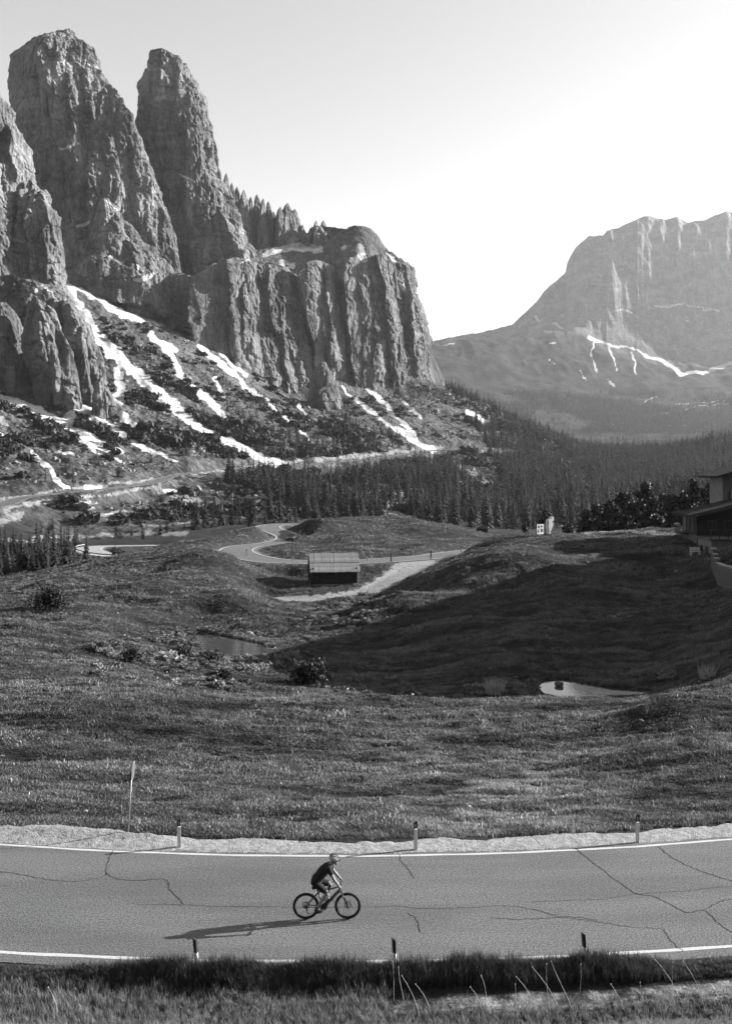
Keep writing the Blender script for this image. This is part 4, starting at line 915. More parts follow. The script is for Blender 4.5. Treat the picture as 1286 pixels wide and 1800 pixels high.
# woods on the far side of the valley
fz = (GX < 1330) & (ME > 690) & (ME < 830) & (GY > 1800)
wf = (fz*(sstep(-0.1, 0.3, fbm(MX/190, GY/260, o=3, seed=411))+0.05)*np.diff(gy, append=gy[-1]+1)[:, None]*GY).ravel()
far = []
for q in rng.choice(wf.size, 7000, p=wf/wf.sum()):
    i, jx = divmod(int(q), GX.shape[1]); far.append((MX[i, jx]+rng.normal(0, 4), GY[i, jx]+rng.normal(0, 5), MZ[i, jx]-0.5, rng.uniform(13, 24)))
P_ = np.array([(t[2], t[3], t[4]) for t in rest]+[t[:3] for t in far]); H_ = np.array([t[5] for t in rest]+[t[3] for t in far]); n_ = len(P_)
protos = [conifer(600+i, 15, 7, 1, (0.18, 0.23, 0.16, 0.27)[i]) for i in range(4)]
wd_ = H_*rng.uniform(0.85, 1.2, n_)
scatter('forest', 'dense conifer forest covering the slopes below the cliffs', protos, P_, upright(n_, 0.02), np.c_[wd_, wd_, H_], rng.integers(0, 4, n_), rng.random(n_), M['needles_i'])

# ---- dwarf pine scrub and boulders on the scree
def pick(ok, n):
    w = (wt*ok).ravel(); w = w/w.sum(); q = rng.choice(w.size, n, p=w); i, j = np.divmod(q, XX.shape[1])
    return np.c_[XX[i, j]+rng.normal(0, 0.3, n), YY[i, j]+rng.normal(0, 0.3, n), ZZ[i, j]], i, j
scree = VIS & (YY > 380) & (YY < 1000) & (dpass > 14) & (mask[..., 0] < 0.40) & (PYY > 560)
scr = scree*np.where((YY < 500) & (PX < 480), 0.12, 1.0)*(sstep(0.0, 0.4, fbm(XX/40, YY/40, o=3, seed=421)))*(1-sstep(600, 860, YY)*0.85)
pp, i_, j_ = pick(scr, 4000)
sc_ = rng.gamma(3, 0.55, len(pp))+0.4
scatter('dwarf_pine_scrub', 'dark dwarf pine scrub dotted over the scree', [blob_leaves(700+i, 46, 1.3, 1.3, 0.55, 0.5) for i in range(3)], pp-np.array([0, 0, 0.1]), upright(len(pp)), np.c_[sc_, sc_, sc_], rng.integers(0, 3, len(pp)), rng.random(len(pp))*0.8, M['needles_i'])
def boulder(seed, n1=7, n2=5):
    g = np.random.default_rng(seed); b = MB().ball((0, 0, 0), 1, n1, n2); v = np.array([tuple(p) for p in b.v]); v *= g.uniform(0.65, 1.15, (len(v), 1)); v *= np.array([1, g.uniform(0.6, 1), g.uniform(0.5, 0.85)]); return v, b.f
M['rubble'] = make_foliage('scree_boulders', 0.07, 0.17, 0, True, 1.5)
pp, i_, j_ = pick(scree*(0.3+sstep(-0.2, 0.4, fbm(XX/55, YY/30, o=3, seed=431))), 9000)
sc_ = np.minimum(rng.gamma(1.3, 0.45, len(pp))+0.25, 4.0)
scatter('scree_boulders', 'pale boulders strewn over the scree slopes', [boulder(800+i) for i in range(5)], pp, upright(len(pp), 0.4), np.c_[sc_, sc_, sc_], rng.integers(0, 5, len(pp)), rng.random(len(pp)), M['rubble'])

# ---- meadow tufts
def tuft(seed, n, h, spread, w):
    g = np.random.default_rng(seed); v = []; f = []
    for i in range(n):
        a = g.uniform(0, 6.283); q = g.uniform(0, spread); bx, by = q*math.cos(a), q*math.sin(a); a2 = g.uniform(0, 6.283); L = h*g.uniform(0.5, 1.1); ln = g.uniform(0.08, 0.5)*L
        dx, dy = math.cos(a2), math.sin(a2); o = len(v); ww = w*g.uniform(0.7, 1.3)
        v += [(bx-dy*ww, by+dx*ww, -0.03), (bx+dy*ww, by-dx*ww, -0.03), (bx+dx*ln*0.4+dy*ww*0.7, by+dy*ln*0.4-dx*ww*0.7, L*0.6), (bx+dx*ln*0.4-dy*ww*0.7, by+dy*ln*0.4+dx*ww*0.7, L*0.6), (bx+dx*ln, by+dy*ln, L)]
        f += [(o, o+1, o+2, o+3), (o+3, o+2, o+4)]
    return np.array(v), f
no_grass = np.zeros(XX.shape, bool)
for k, (w2, zw) in pond_world.items(): no_grass |= in_poly(XX, YY, w2)
mz = VIS & (RR < 59.8) & (YY > 30) & (YY < 268) & (dn > 0.2) & (dt > 2.1) & ~no_grass
scrw = mz*np.clip(-np.gradient(PYY, axis=0), 0.03, 6)*np.gradient(pxc)[None, :]*(0.6+0.8*sstep(-0.3, 0.3, fbm(XX*0.5, YY*0.9, o=2, seed=441)))
n_ = 270000
w_ = scrw.ravel()/scrw.sum(); q_ = rng.choice(w_.size, n_, p=w_); i_, j_ = np.divmod(q_, XX.shape[1])
i_ = np.minimum(i_, XX.shape[0]-2); j_ = np.minimum(j_, XX.shape[1]-2); fi, fj = rng.random(n_), rng.random(n_)
bl_ = lambda G: (G[i_, j_]*(1-fj)+G[i_, j_+1]*fj)*(1-fi)+(G[i_+1, j_]*(1-fj)+G[i_+1, j_+1]*fj)*fi
pp = np.c_[bl_(XX), bl_(YY), bl_(ZZ)]
mo = 0.7*fbm(pp[:, 0]*0.11, pp[:, 1]*0.42, o=4, seed=451)+0.6*fbm(pp[:, 0]*0.8, pp[:, 1]*1.3, o=2, seed=453)
sc_ = rng.uniform(0.55, 1.4, n_)*(1+0.6*mo)*(0.9+pp[:, 1]/150); tn = np.clip(1.4+2.4*mo+rng.normal(0, 0.3, n_), 0.05, 3.0)
pale_t = np.exp(-((CX+pp[:, 0]/pp[:, 1]*F-870)/260)**2)*sstep(0.05, 0.3, fbm(pp[:, 0]*0.35, pp[:, 1]*1.2, o=2, seed=455))*(pp[:, 1] < 50)
tn = tn+pale_t*3.0
big = (rng.random(n_) < 0.025) & (pp[:, 1] < 70); sc_ = np.where(big, sc_*1.6, sc_); tn = np.where(big, tn*rng.uniform(0.4, 1.9, n_), tn)
scatter('meadow_grass', 'short tufted meadow grass beyond the road', [tuft(900+i, 9, 0.075, 0.09, 0.010) for i in range(4)], pp, upright(n_, 0.12), np.c_[sc_, sc_, sc_], rng.integers(0, 4, n_), tn, M['grass'])

pp, i_, j_ = pick(mz & (YY < 120), 260); sc_ = np.minimum(rng.gamma(1.5, 0.04, len(pp))+0.03, 0.17)
scatter('meadow_stones', 'small pale stones lying in the meadow', [boulder(830+i) for i in range(3)], pp, upright(len(pp), 0.3), np.c_[sc_, sc_, sc_], rng.integers(0, 3, len(pp)), rng.random(len(pp))*1.5+0.5, M['rubble'])
# ---- heath and sedge in the bog
bz = VIS & (YY > 64) & (YY < 130) & ~no_grass & (in_poly(PX, PYY, [(150, 1130), (340, 1105), (560, 1120), (520, 1160), (420, 1215), (300, 1205), (170, 1190)]) | in_poly(PX, PYY, [(560, 1195), (940, 1190), (950, 1228), (600, 1226)]) | in_poly(PX, PYY, [(600, 1050), (720, 1040), (640, 1100), (520, 1105)]))
pp, i_, j_ = pick(bz*sstep(-0.15, 0.25, fbm(XX*0.35, YY*0.35, o=2, seed=471)), 1100); n_ = len(pp); sc_ = rng.gamma(3, 0.06, n_)+0.10
scatter('bog_heath', 'low heath and sedge in the boggy hollow around the ponds', [blob_leaves(720+i, 60, 1.0, 1.0, 0.5, 0.28) for i in range(3)], pp, upright(n_), np.c_[sc_*1.3, sc_, sc_], rng.integers(0, 3, n_), 0.3+rng.random(n_)*2.6, M['grass'])

# ---- verge grass and the strip under the camera
def arc_points(n, r0, r1, x0, x1):
    x = rng.uniform(x0, x1, n); r = rng.uniform(r0, r1, n); y = RC[1]-np.sqrt(r*r-(x-RC[0])**2)
    z = np.array([ground_at(a, b) for a, b in zip(x, y)]); return np.c_[x, y, z-0.01]
pp = arc_points(9000, 68.55, 69.35, -12, 12); n_ = len(pp)
lowl = (0.28+0.72*sstep(-8.6, -4.6, pp[:, 0]))*(1-0.5*sstep(5.2, 8.0, pp[:, 0])); hv = 0.8+0.35*fbm(pp[:, 0]*0.9, pp[:, 1]*0.5, o=2, seed=461)
sc_ = rng.uniform(0.7, 1.15, n_)*lowl*hv
scatter('verge_grass', 'tall grass along the near edge of the road, its shade put into the tint', [tuft(920+i, 12, 0.40, 0.08, 0.006) for i in range(4)], pp, upright(n_, 0.14), np.c_[sc_**0.5, sc_**0.5, sc_], rng.integers(0, 4, n_), np.clip(rng.normal(0.35, 0.2, n_), 0, 1), M['grass'])  # low tint carries the shade of the bank in the blade colour
pp = np.vstack([arc_points(17000, 69.75, 73.0, -12, 12), arc_points(1600, 69.3, 69.9, -12, 1)])
keep = (pp[:, 0] < 0.5) | (np.hypot(pp[:, 0]-RC[0], pp[:, 1]-RC[1]) > 70.15) | (rng.random(len(pp)) < 0.10); pp = pp[keep]; n_ = len(pp)
sc_ = rng.uniform(0.5, 1.15, n_)*(1+0.35*fbm(pp[:, 0]*0.7, pp[:, 1]*0.9, o=2, seed=465))
scatter('foreground_grass', 'sunlit grass along the bottom of the picture', [tuft(940+i, 13, 0.24, 0.10, 0.0045) for i in range(4)], pp, upright(n_, 0.2), np.c_[sc_, sc_, sc_], rng.integers(0, 4, n_), np.clip(rng.normal(2.5, 1.0, n_), 0.3, 4.5), M['grass'])  # tint raised: sunlight put into the blade colour
# broad-leaved herbs at the lower right
def herb(seed):
    g = np.random.default_rng(seed); v = []; f = []
    for i in range(9):
        a = g.uniform(0, 6.283); L = g.uniform(0.08, 0.17); w = L*0.32; up = g.uniform(0.3, 1.1); ca, sa = math.cos(a), math.sin(a); o = len(v)
        for t, ww in ((0.0, 0.15), (0.4, 1.0), (0.8, 0.75), (1.0, 0.05)):
            r_ = L*t*math.cos(up*(1-0.4*t)); z = L*t*math.sin(up*(1-0.6*t))+0.01
            v += [(ca*r_-sa*w*ww, sa*r_+ca*w*ww, z), (ca*r_+sa*w*ww, sa*r_-ca*w*ww, z)]
        for q in range(3): f.append((o+2*q, o+2*q+1, o+2*q+3, o+2*q+2))
    return np.array(v), f
pp = arc_points(1500, 70.2, 72.6, -3, 12); pp = pp[rng.random(len(pp)) < sstep(-3, 3, pp[:, 0])]; n_ = len(pp); sc_ = rng.uniform(0.6, 1.4, n_)
scatter('herb_leaves', 'broad-leaved herbs among the grass at the lower right', [herb(960+i) for i in range(3)], pp, upright(n_, 0.15), np.c_[sc_, sc_, sc_], rng.integers(0, 3, n_), rng.random(n_)*1.2, M['leaf'])
# tall dry stalks standing above the grass
stalks = [(1200, 1765, 1145, 1680, 5), (1240, 1780, 1200, 1690, 6), (968, 1790, 960, 1695, -3), (1010, 1790, 1020, 1695, 4), (985, 1775, 935, 1700, 3), (1005, 1770, 968, 1690, -2), (1100, 1785, 1073, 1730, 2), (940, 1765, 907, 1717, 2), (905, 1780, 905, 1730, 1), (855, 1758, 845, 1715, 2), (845, 1765, 826, 1735, 1), (710, 1760, 700, 1700, -2), (740, 1790, 706, 1715, 3), (1180, 1735, 1181, 1692, 1), (692, 1760, 690, 1690, 1), (1125, 1750, 1124, 1727, 1), (1275, 1790, 1255, 1740, 2), (105, 1790, 85, 1735, 3), (320, 1760, 270, 1758, 2), (755, 1770, 730, 1730, 2)]
ORD = 'first second third fourth fifth sixth seventh eighth ninth tenth eleventh twelfth thirteenth fourteenth fifteenth sixteenth seventeenth eighteenth nineteenth twentieth'.split()
for i, (bx, by, tx, ty, bow) in enumerate(sorted(stalks, key=lambda q: q[2])):
    yb = (CZ-0.0)*F/(by-HY)
    for _ in range(3): gz = ground_at((bx-CX)/F*yb, yb); yb = (CZ-gz)*F/(by-HY)
    p0 = Vector(W(bx, by, yb)); p1 = Vector(W(tx, ty, yb+0.15))
    if p1.z < p0.z+0.12: p1.z = p0.z+0.15
    mid = (p0+p1)/2+Vector((bow*0.012, 0, 0.02)); b = MB(); o_ = p0.copy()
    b.tube([p0-o_-Vector((0, 0, 0.03)), (p0+mid)/2-o_, mid-o_, (mid+p1)/2-o_+Vector((bow*0.004, 0, 0)), p1-o_], [0.006, 0.005, 0.0045, 0.004, 0.003], 5)
    b.ball(p1-o_, 0.014, 6, 5, (0.7, 0.7, 1.5))
    o = b.build('dry_stalk', M['straw']); o.location = o_; tag(o, ORD[i]+' dry stalk from the left in the foreground grass, '+('leaning left' if tx < bx-6 else 'leaning right' if tx > bx+6 else 'upright'), 'stalk', 'dry stalks in the foreground')

# ---- shrubs one can tell apart
def shrub(px, py, Y, w, h, label, n=700, seed=1, mat='shrub', reed=False):
    x = (px-CX)/F*Y; e = empty('shrub', (x, Y, ground_at(x, Y)), label, 'shrub', None)
    if reed:
        g = np.random.default_rng(seed); v = []; f = []
        for i in range(n):
            a = g.uniform(0, 6.283); q = g.uniform(0, 0.3)*w; t = g.uniform(0.2, 1)*w*0.5; hh = h*g.uniform(0.55, 1.05); o = len(v); s = 0.018
            v += [(q*math.cos(a)-s, q*math.sin(a), 0), (q*math.cos(a)+s, q*math.sin(a), 0), (t*math.cos(a), t*math.sin(a), hh)]; f.append((o, o+1, o+2))
        v = np.array(v); f = np.array(f)
    else:
        v, f = blob_leaves(seed, n, w/2, w/2*0.8, h*0.55, 0.10*h**0.5)
    link(bpy.data.objects.new('foliage', mesh_np('foliage', v, f, M[mat])), e)
    b = MB()
    for k in range(6):
        a = k*1.05+seed; b.tube([(0, 0, -0.1), (math.cos(a)*w*0.12, math.sin(a)*w*0.12, h*0.35), (math.cos(a)*w*0.3, math.sin(a)*w*0.25, h*0.75)], [0.035, 0.025, 0.01], 5)
    b.build('stem', M['bark'], e)
shrub(88, 1078, 104, 5.2, 2.6, 'big round dark bush on the left meadow', 1500, 3)
shrub(548, 1216, 76, 4.2, 2.2, 'round bush at the edge of the shade in the hollow', 1500, 5)
shrub(868, 1222, 74, 2.4, 1.3, 'leafless bush left of the bright pond', 170, 7, 'straw', True)
shrub(1243, 1208, 72, 1.8, 1.2, 'spiky pale bush on the slope right of the bright pond', 170, 9, 'straw', True)
shrub(320, 1170, 86, 2.6, 1.5, 'low bush in the bog below the left pond', 600, 11)
shrub(370, 1172, 84, 2.4, 1.3, 'low bush in the bog under the outlet of the left pond', 600, 13)
shrub(230, 1190, 78, 2.2, 1.3, 'small bush at the left end of the bog', 500, 15)
shrub(395, 1210, 74, 1.6, 1.1, 'small dark bush beside the ditch of the bog', 500, 17)
shrub(205, 995, 190, 3.6, 2.4, 'pale bush on the crest above the left wood', 500, 19)
shrub(958, 945, 163, 2.8, 4.6, 'dark bush standing behind the carved figure', 900, 21, 'pine')
shrub(998, 940, 172, 2.6, 3.4, 'small dark bush right of the carved figure', 800, 23, 'pine')
shrub(923, 944, 160, 1.6, 2.2, 'thin dark bush left of the white board', 500, 25, 'pine')
# ---- stone pines beyond the crest on the right
def pine_crown(seed):
    g = np.random.default_rng(seed); vv, ff = [], []; off = 0
    for k in range(44):
        t = g.uniform(0.1, 1); r = 0.24*math.sqrt(max(0.03, 1-(1.5*t-0.65)**2)); a = g.uniform(0, 6.283); q = r*g.uniform(0.3, 1)*(1-0.75*t**3)
        v, f = blob_leaves(seed*50+k, 70, 0.085, 0.085, 0.065, 0.036); v = v+np.array([q*math.cos(a), q*math.sin(a), t*0.94-0.04]); vv.append(v); ff.append(f+off); off += len(v)
    return mesh_np('crown', np.vstack(vv), np.vstack(ff), M['pine'])
pcs = [pine_crown(i+3) for i in range(4)]
PINES = ((1030, 895, 190, 1.1), (1048, 884, 200, 1.2), (1072, 880, 195, 1.2), (1092, 866, 205, 1.1), (1112, 880, 190, 1.2), (1132, 845, 200, 0.95), (1148, 872, 195, 1.2), (1165, 868, 215, 1.1), (1182, 868, 205, 1.3), (1200, 862, 210, 1.2), (1217, 842, 205, 0.8), (1236, 858, 215, 1.1), (1258, 838, 190, 1.0), (1275, 850, 210, 1.2), (1098, 905, 180, 1.4), (1152, 905, 178, 1.5))
PIN = [q[0] for q in PINES]
for i, (px, top, Y, wmul) in enumerate(PINES):
    x = (px-CX)/F*Y; z = ground_at(x, Y)-0.3; hh = CZ+(HY-top)/F*Y-z
    e = empty('stone_pine', (x, Y, z), ORD[sorted(PIN).index(px)]+' stone pine from the left in the dark clump left of the hotel', 'tree', 'stone pines by the chalet', i*1.7); e.scale = (hh*wmul, hh*wmul, hh)
    link(bpy.data.objects.new('trunk', tr_m), e); link(bpy.data.objects.new('crown', pcs[i % 4]), e)

# ================================================================== BICYCLE AND RIDER
bx0 = (537.6-CX)/F*27.04
bike = empty('bicycle', (bx0, 27.04, 0.003), 'black mountain bike with wide tyres ridden along the road', 'bicycle', None, R(1))
def V3(x, z, y=0): return Vector((x, y, z))
WR = 0.36
HR, HF, BB, HT, HB, ST = V3(0, WR), V3(1.135, WR), V3(0.475, 0.335), V3(0.89, 0.90), V3(0.945, 0.775), V3(0.305, 0.86)
fr = MB()
fr.tube([HT+V3(0.01, -0.02), ST+V3(0.03, -0.13)], [0.022, 0.019], 10)
fr.tube([HB+V3(-0.01, 0.03), BB+V3(0.10, 0.10), BB+V3(0.02, 0.02)], [0.040, 0.044, 0.05], 10)
fr.tube([BB, ST+V3(0, -0.06)], [0.025, 0.018], 10); fr.tube([HB, HT], 0.026, 10)
for s in (-1, 1):
    fr.tube([BB+V3(-0.03, 0.01, s*0.04), HR+V3(0, 0, s*0.07)], [0.015, 0.011], 8)
    fr.tube([ST+V3(0.03, -0.14, s*0.02), HR+V3(0, 0, s*0.07)], [0.012, 0.010], 8)
fr.build('frame', M['frame'], bike, True)
mo_ = MB(); mo_.ball(BB+V3(0.01, 0.005), 0.095, 14, 10, (1.15, 0.6, 0.95)); mo_.tube([BB+V3(0.06, 0.06), BB+V3(0.16, 0.2)], [0.06, 0.045], 10)
mo_.build('motor', M['frame'], bike, True)
fk = MB(); fk.tube([HB+V3(0, -0.01, -0.055), HB+V3(0, -0.01, 0.055)], 0.024, 8)
for s in (-1, 1): fk.tube([HB+V3(0.0, -0.01, s*0.055), HB+V3(0.09, -0.2, s*0.06), HF+V3(-0.01, 0, s*0.06)], [0.017, 0.023, 0.018], 8)
fk.build('fork', M['frame'], bike, True)
def wheel(c, disc_y):
    w = bpy.data.objects.new('wheel', None); w.empty_display_size = 0.1; w.location = c; link(w, bike)
    MB().torus((0, 0, 0), WR-0.033, 0.033, 56, 10, 0.85).build('tyre', M['rubber'], w, True)
    MB().torus((0, 0, 0), WR-0.070, 0.011, 48, 6, 1.3).build('rim', M['frame'], w, True)
    b = MB()
    for i in range(28):
        a = 2*math.pi*i/28; a2 = a+(0.28 if i % 2 else -0.28); s = 1 if i % 4 < 2 else -1
        b.tube([(math.cos(a2)*0.03, s*0.03, math.sin(a2)*0.03), (math.cos(a)*(WR-0.065), 0, math.sin(a)*(WR-0.065))], 0.0016, 4)
    b.build('spokes', M['metal'], w)
    b = MB(); b.tube([(0, -0.055, 0), (0, -0.03, 0), (0, 0.03, 0), (0, 0.055, 0)], [0.02, 0.03, 0.03, 0.02], 12); b.build('hub', M['metal'], w, True)
    b = MB(); b.torus((0, disc_y, 0), 0.085, 0.012, 32, 4, 0.12)
    for i in range(5): a = i*1.2566; b.box((math.cos(a)*0.05, disc_y, math.sin(a)*0.05), (0.07, 0.002, 0.01), Matrix.Rotation(-a, 3, 'Y'))
    b.build('brake_disc', M['metal'], w)
wheel(HR, 0.05); wheel(HF, 0.05)
b = MB(); b.tube([HR+V3(0, 0, -0.03), HR+V3(0, 0, -0.05)], [0.055, 0.025], 20); b.build('cassette', M['metal'], bike)
b = MB(); b.box(HR+V3(0.03, -0.08, -0.055), (0.03, 0.02, 0.07), Matrix.Rotation(R(15), 3, 'Y')); b.box(HR+V3(0.045, -0.15, -0.055), (0.022, 0.016, 0.12), Matrix.Rotation(R(-30), 3, 'Y')); b.build('derailleur', M['black'], bike)
b = MB(); b.torus(BB+V3(0, 0, -0.055), 0.078, 0.006, 32, 6); b.build('chainring', M['metal'], bike)
b = MB(); b.tube([BB+V3(0, 0.078, -0.055), HR+V3(0, 0.045, -0.042)], 0.004, 5); b.tube([BB+V3(0, -0.078, -0.055), HR+V3(0.05, -0.2, -0.05)], 0.004, 5); b.build('chain', M['black'], bike)
pedN, pedF = BB+V3(-0.135, -0.10, -0.13), BB+V3(0.135, 0.10, 0.13)
for pd in (pedN, pedF):
    s = -1 if pd.y < 0 else 1
    b = MB(); b.tube([BB+V3(0, 0, s*0.07), pd+V3(0, 0, -s*0.045)], [0.016, 0.012], 8); b.build('crank', M['black'], bike, True)
    b = MB(); b.box(pd, (0.10, 0.09, 0.018)); b.build('pedal', M['black'], bike)
b = MB(); b.tube([ST+V3(0, -0.07), ST+V3(-0.02, 0.05)], 0.0145, 10); b.build('seatpost', M['black'], bike, True)
b = MB(); b.ball(ST+V3(-0.05, 0.07), 0.09, 12, 8, (1.0, 0.85, 0.35)); b.ball(ST+V3(0.07, 0.07), 0.08, 12, 8, (1.4, 0.35, 0.3)); b.build('saddle', M['black'], bike, True)
b = MB(); b.box(ST+V3(-0.075, 0.0), (0.13, 0.08, 0.085), Matrix.Rotation(R(-12), 3, 'Y')); b.build('saddle_bag', M['black'], bike, False, 0.015)
b = MB(); b.tube([HT+V3(0, 0.0), HT+V3(-0.005, 0.04)], 0.022, 10); b.tube([HT+V3(0, 0.03), HT+V3(0.065, 0.045)], 0.018, 8); b.build('stem', M['black'], bike, True)
bar = HT+V3(0.065, 0.045)
b = MB(); b.tube([bar+V3(-0.035, 0.025, -0.36), bar+V3(-0.015, 0.02, -0.2), bar+V3(0, 0, -0.05), bar+V3(0, 0, 0.05), bar+V3(-0.015, 0.02, 0.2), bar+V3(-0.035, 0.025, 0.36)], 0.014, 8); b.build('handlebar', M['black'], bike, True)
for s in (-1, 1):
    b = MB(); b.tube([bar+V3(-0.035, 0.025, s*0.36), bar+V3(-0.022, 0.022, s*0.24)], 0.018, 8); b.build('grip', M['rubber'], bike, True)
    b = MB(); b.tube([bar+V3(0.01, 0.01, s*0.22), bar+V3(0.05, -0.005, s*0.25), bar+V3(0.055, -0.01, s*0.33)], 0.006, 6); b.build('brake_lever', M['metal'], bike, True)
b = MB(); d_ = V3(0.20, 0.31).normalized(); c_ = BB+V3(0.085, 0.22); b.tube([c_-d_*0.085, c_-d_*0.07, c_+d_*0.05, c_+d_*0.075, c_+d_*0.085, c_+d_*0.115], [0.03, 0.036, 0.036, 0.022, 0.018, 0.018], 12); b.build('bottle', M['white'], bike, True)

rider = empty('person', (bx0, 27.04, 0.003), 'cyclist in dark jersey and shorts with a pale helmet, bent over the handlebar', 'person', None, R(1))
def skinmesh(name, mb, mat, vox=0.011, it=3):
    o = mb.build(name, mat, rider, True); m = o.modifiers.new('remesh', 'REMESH'); m.mode = 'VOXEL'; m.voxel_size = vox; m.use_smooth_shade = True
    s = o.modifiers.new('smooth', 'SMOOTH'); s.iterations = it; s.factor = 0.5; return o
hip, sho, neck, head = V3(0.275, 1.02), V3(0.625, 1.425), V3(0.675, 1.485), V3(0.765, 1.605)
joints = {}
for s in (-1, 1):
    joints[s] = dict(hip=hip+V3(0, -0.02, s*0.09), sho=sho+V3(0, 0, s*0.185), elb=V3(0.775, 1.17, s*0.27), wri=V3(0.925, 0.985, s*0.295), grip=bar+V3(-0.028, 0.03, s*0.30))
joints[-1].update(knee=V3(0.585, 0.755, -0.11), ank=V3(0.305, 0.345, -0.115), ped=pedN)
joints[1].update(knee=V3(0.665, 0.915, 0.11), ank=V3(0.565, 0.545, 0.115), ped=pedF)
bd = MB()
bd.tube([hip+V3(-0.01, -0.06), hip, V3(0.36, 1.16), V3(0.47, 1.30), sho, neck], [0.12, 0.135, 0.125, 0.135, 0.12, 0.06], 14, True, 1.15)
bd.tube([neck-V3(0.03, 0.04), neck+V3(0.035, 0.05), head-V3(0.01, 0.03)], [0.062, 0.055, 0.05], 10)
bd.ball(head, 0.1, 16, 12, (1.0, 0.8, 1.18), Matrix.Rotation(R(18), 3, 'Y')); bd.ball(head+V3(0.05, -0.085), 0.05, 10, 8, (1.0, 0.9, 0.9))
bd.ball(head+V3(0.107, -0.03), 0.020, 8, 6, (1.1, 0.8, 1.5)); bd.ball(head+V3(0.085, -0.075), 0.018, 8, 6, (1, 1.8, 0.6)); bd.ball(head+V3(0.084, 0.018), 0.03, 8, 6, (0.7, 2.2, 0.5))
for s in (-1, 1):
    j = joints[s]
    bd.ball(head+V3(-0.01, -0.015, s*0.082), 0.03, 8, 6, (0.7, 0.45, 1.2))
    bd.tube([sho+V3(0, 0, s*0.08), j['sho'], j['sho'].lerp(j['elb'], 0.35), j['elb']], [0.07, 0.062, 0.052, 0.041], 10); bd.tube([j['elb'], j['elb'].lerp(j['wri'], 0.3), j['wri']], [0.042, 0.043, 0.028], 10)
    bd.tube([j['hip'], j['hip'].lerp(j['knee'], 0.4), j['knee']], [0.092, 0.082, 0.058], 12); bd.tube([j['knee'], j['knee'].lerp(j['ank'], 0.3), j['ank']], [0.056, 0.057, 0.035], 12)
    bd.tube([j['ank'], j['ped']+V3(0.01, 0.055)], [0.036, 0.035], 8)
    # hand: palm on the grip, four fingers closed round the bar, thumb on its inner side underneath
    g = j['grip']; pal = g+V3(-0.018, 0.018); bd.tube([j['wri'], pal], [0.028, 0.034], 8, True, 1.2)
    for q in range(4):
        yy = s*(-0.036+0.024*q); L = (0.9, 1.0, 0.96, 0.8)[q]
        bd.tube([pal+V3(0.015, 0.005, yy), g+V3(0.030*L, 0.012, yy), g+V3(0.036*L, -0.014, yy), g+V3(0.012, -0.03*L, yy)], [0.0105, 0.0105, 0.0095, 0.008], 6)
    bd.tube([pal+V3(0.0, -0.008, -s*0.036), g+V3(-0.004, -0.022, -s*0.058), g+V3(0.02, -0.028, -s*0.05)], [0.012, 0.0105, 0.009], 6)
skinmesh('body', bd, M['skin'], 0.008, 2)
jr = MB(); jr.tube([V3(0.265, 1.06), V3(0.30, 1.10), V3(0.365, 1.175), V3(0.47, 1.31), sho+V3(-0.01, 0.0), sho+V3(0.035, 0.045)], [0.145, 0.15, 0.142, 0.152, 0.138, 0.08], 16, True, 1.18)
for s in (-1, 1):
    j = joints[s]; jr.tube([sho+V3(0, 0, s*0.06), j['sho'], j['sho'].lerp(j['elb'], 0.55)], [0.105, 0.082, 0.066], 12)
jo = skinmesh('jersey', jr, M['jersey'])
b = MB(); b.box(V3(0.27, 1.185), (0.02, 0.2, 0.12), Matrix.Rotation(R(38), 3, 'Y')); b.build('back_pocket', M['jersey'], rider, False, 0.008)
so_ = MB(); so_.tube([hip+V3(-0.03, -0.09), hip+V3(-0.005, 0), V3(0.32, 1.10)], [0.12, 0.148, 0.142], 16, True, 1.18)
for s in (-1, 1):
    j = joints[s]; so_.tube([j['hip'], j['hip'].lerp(j['knee'], 0.4), j['hip'].lerp(j['knee'], 0.86)], [0.108, 0.1, 0.078], 12)
skinmesh('shorts', so_, M['shorts'])
for s in (-1, 1):
    p = joints[s]['ped']; b = MB(); b.tube([p+V3(-0.11, 0.05), p+V3(-0.07, 0.055), p+V3(0.0, 0.045), p+V3(0.09, 0.03), p+V3(0.135, 0.026)], [0.03, 0.044, 0.043, 0.035, 0.018], 10, True, 0.9); b.tube([p+V3(-0.075, 0.05), joints[s]['ank']+V3(0, 0.03)], [0.045, 0.043], 10)
    skinmesh('shoe', b, M['shoe'], 0.009, 2)
hm = MB(); hr = Matrix.Rotation(R(14), 3, 'Y'); hc = head+V3(-0.005, 0.045)
hm.ball(hc, 0.118, 20, 14, (1.22, 0.92, 0.88), hr)
v_ = [p for p in hm.v]; lo_ = [Vector(p) for p in v_]
inv = hr.inverted(); nv_ = []
for p in lo_:
    q = inv @ (p-hc); q.z = max(q.z, -0.035); nv_.append(tuple(hr @ q+hc))
hm.v = nv_
hel = hm.build('helmet', M['helmet'], rider, True)
for q in (-0.065, -0.022, 0.022, 0.065):
    b = MB(); pts = []
    for k in range(9):
        a = R(20+k*17.5); x = math.cos(a)*0.148*0.97; z = math.sin(a)*0.107*math.sqrt(max(0.05, 1-(q/0.115)**2)); pts.append(hr @ Vector((x, q, z))+hc)
    b.tube(pts, [0.003]+[0.0085]*7+[0.003], 6); b.build('vent', M['black'], hel, True)
b = MB(); b.box(hc+V3(0.15, -0.035), (0.07, 0.13, 0.012), Matrix.Rotation(R(22), 3, 'Y')); b.build('visor', M['black'], hel, False, 0.004)
b = MB(); b.ball(head+V3(0.09, 0.012), 0.03, 10, 6, (0.6, 2.4, 0.8)); b.build('sunglasses', M['black'], rider, True)

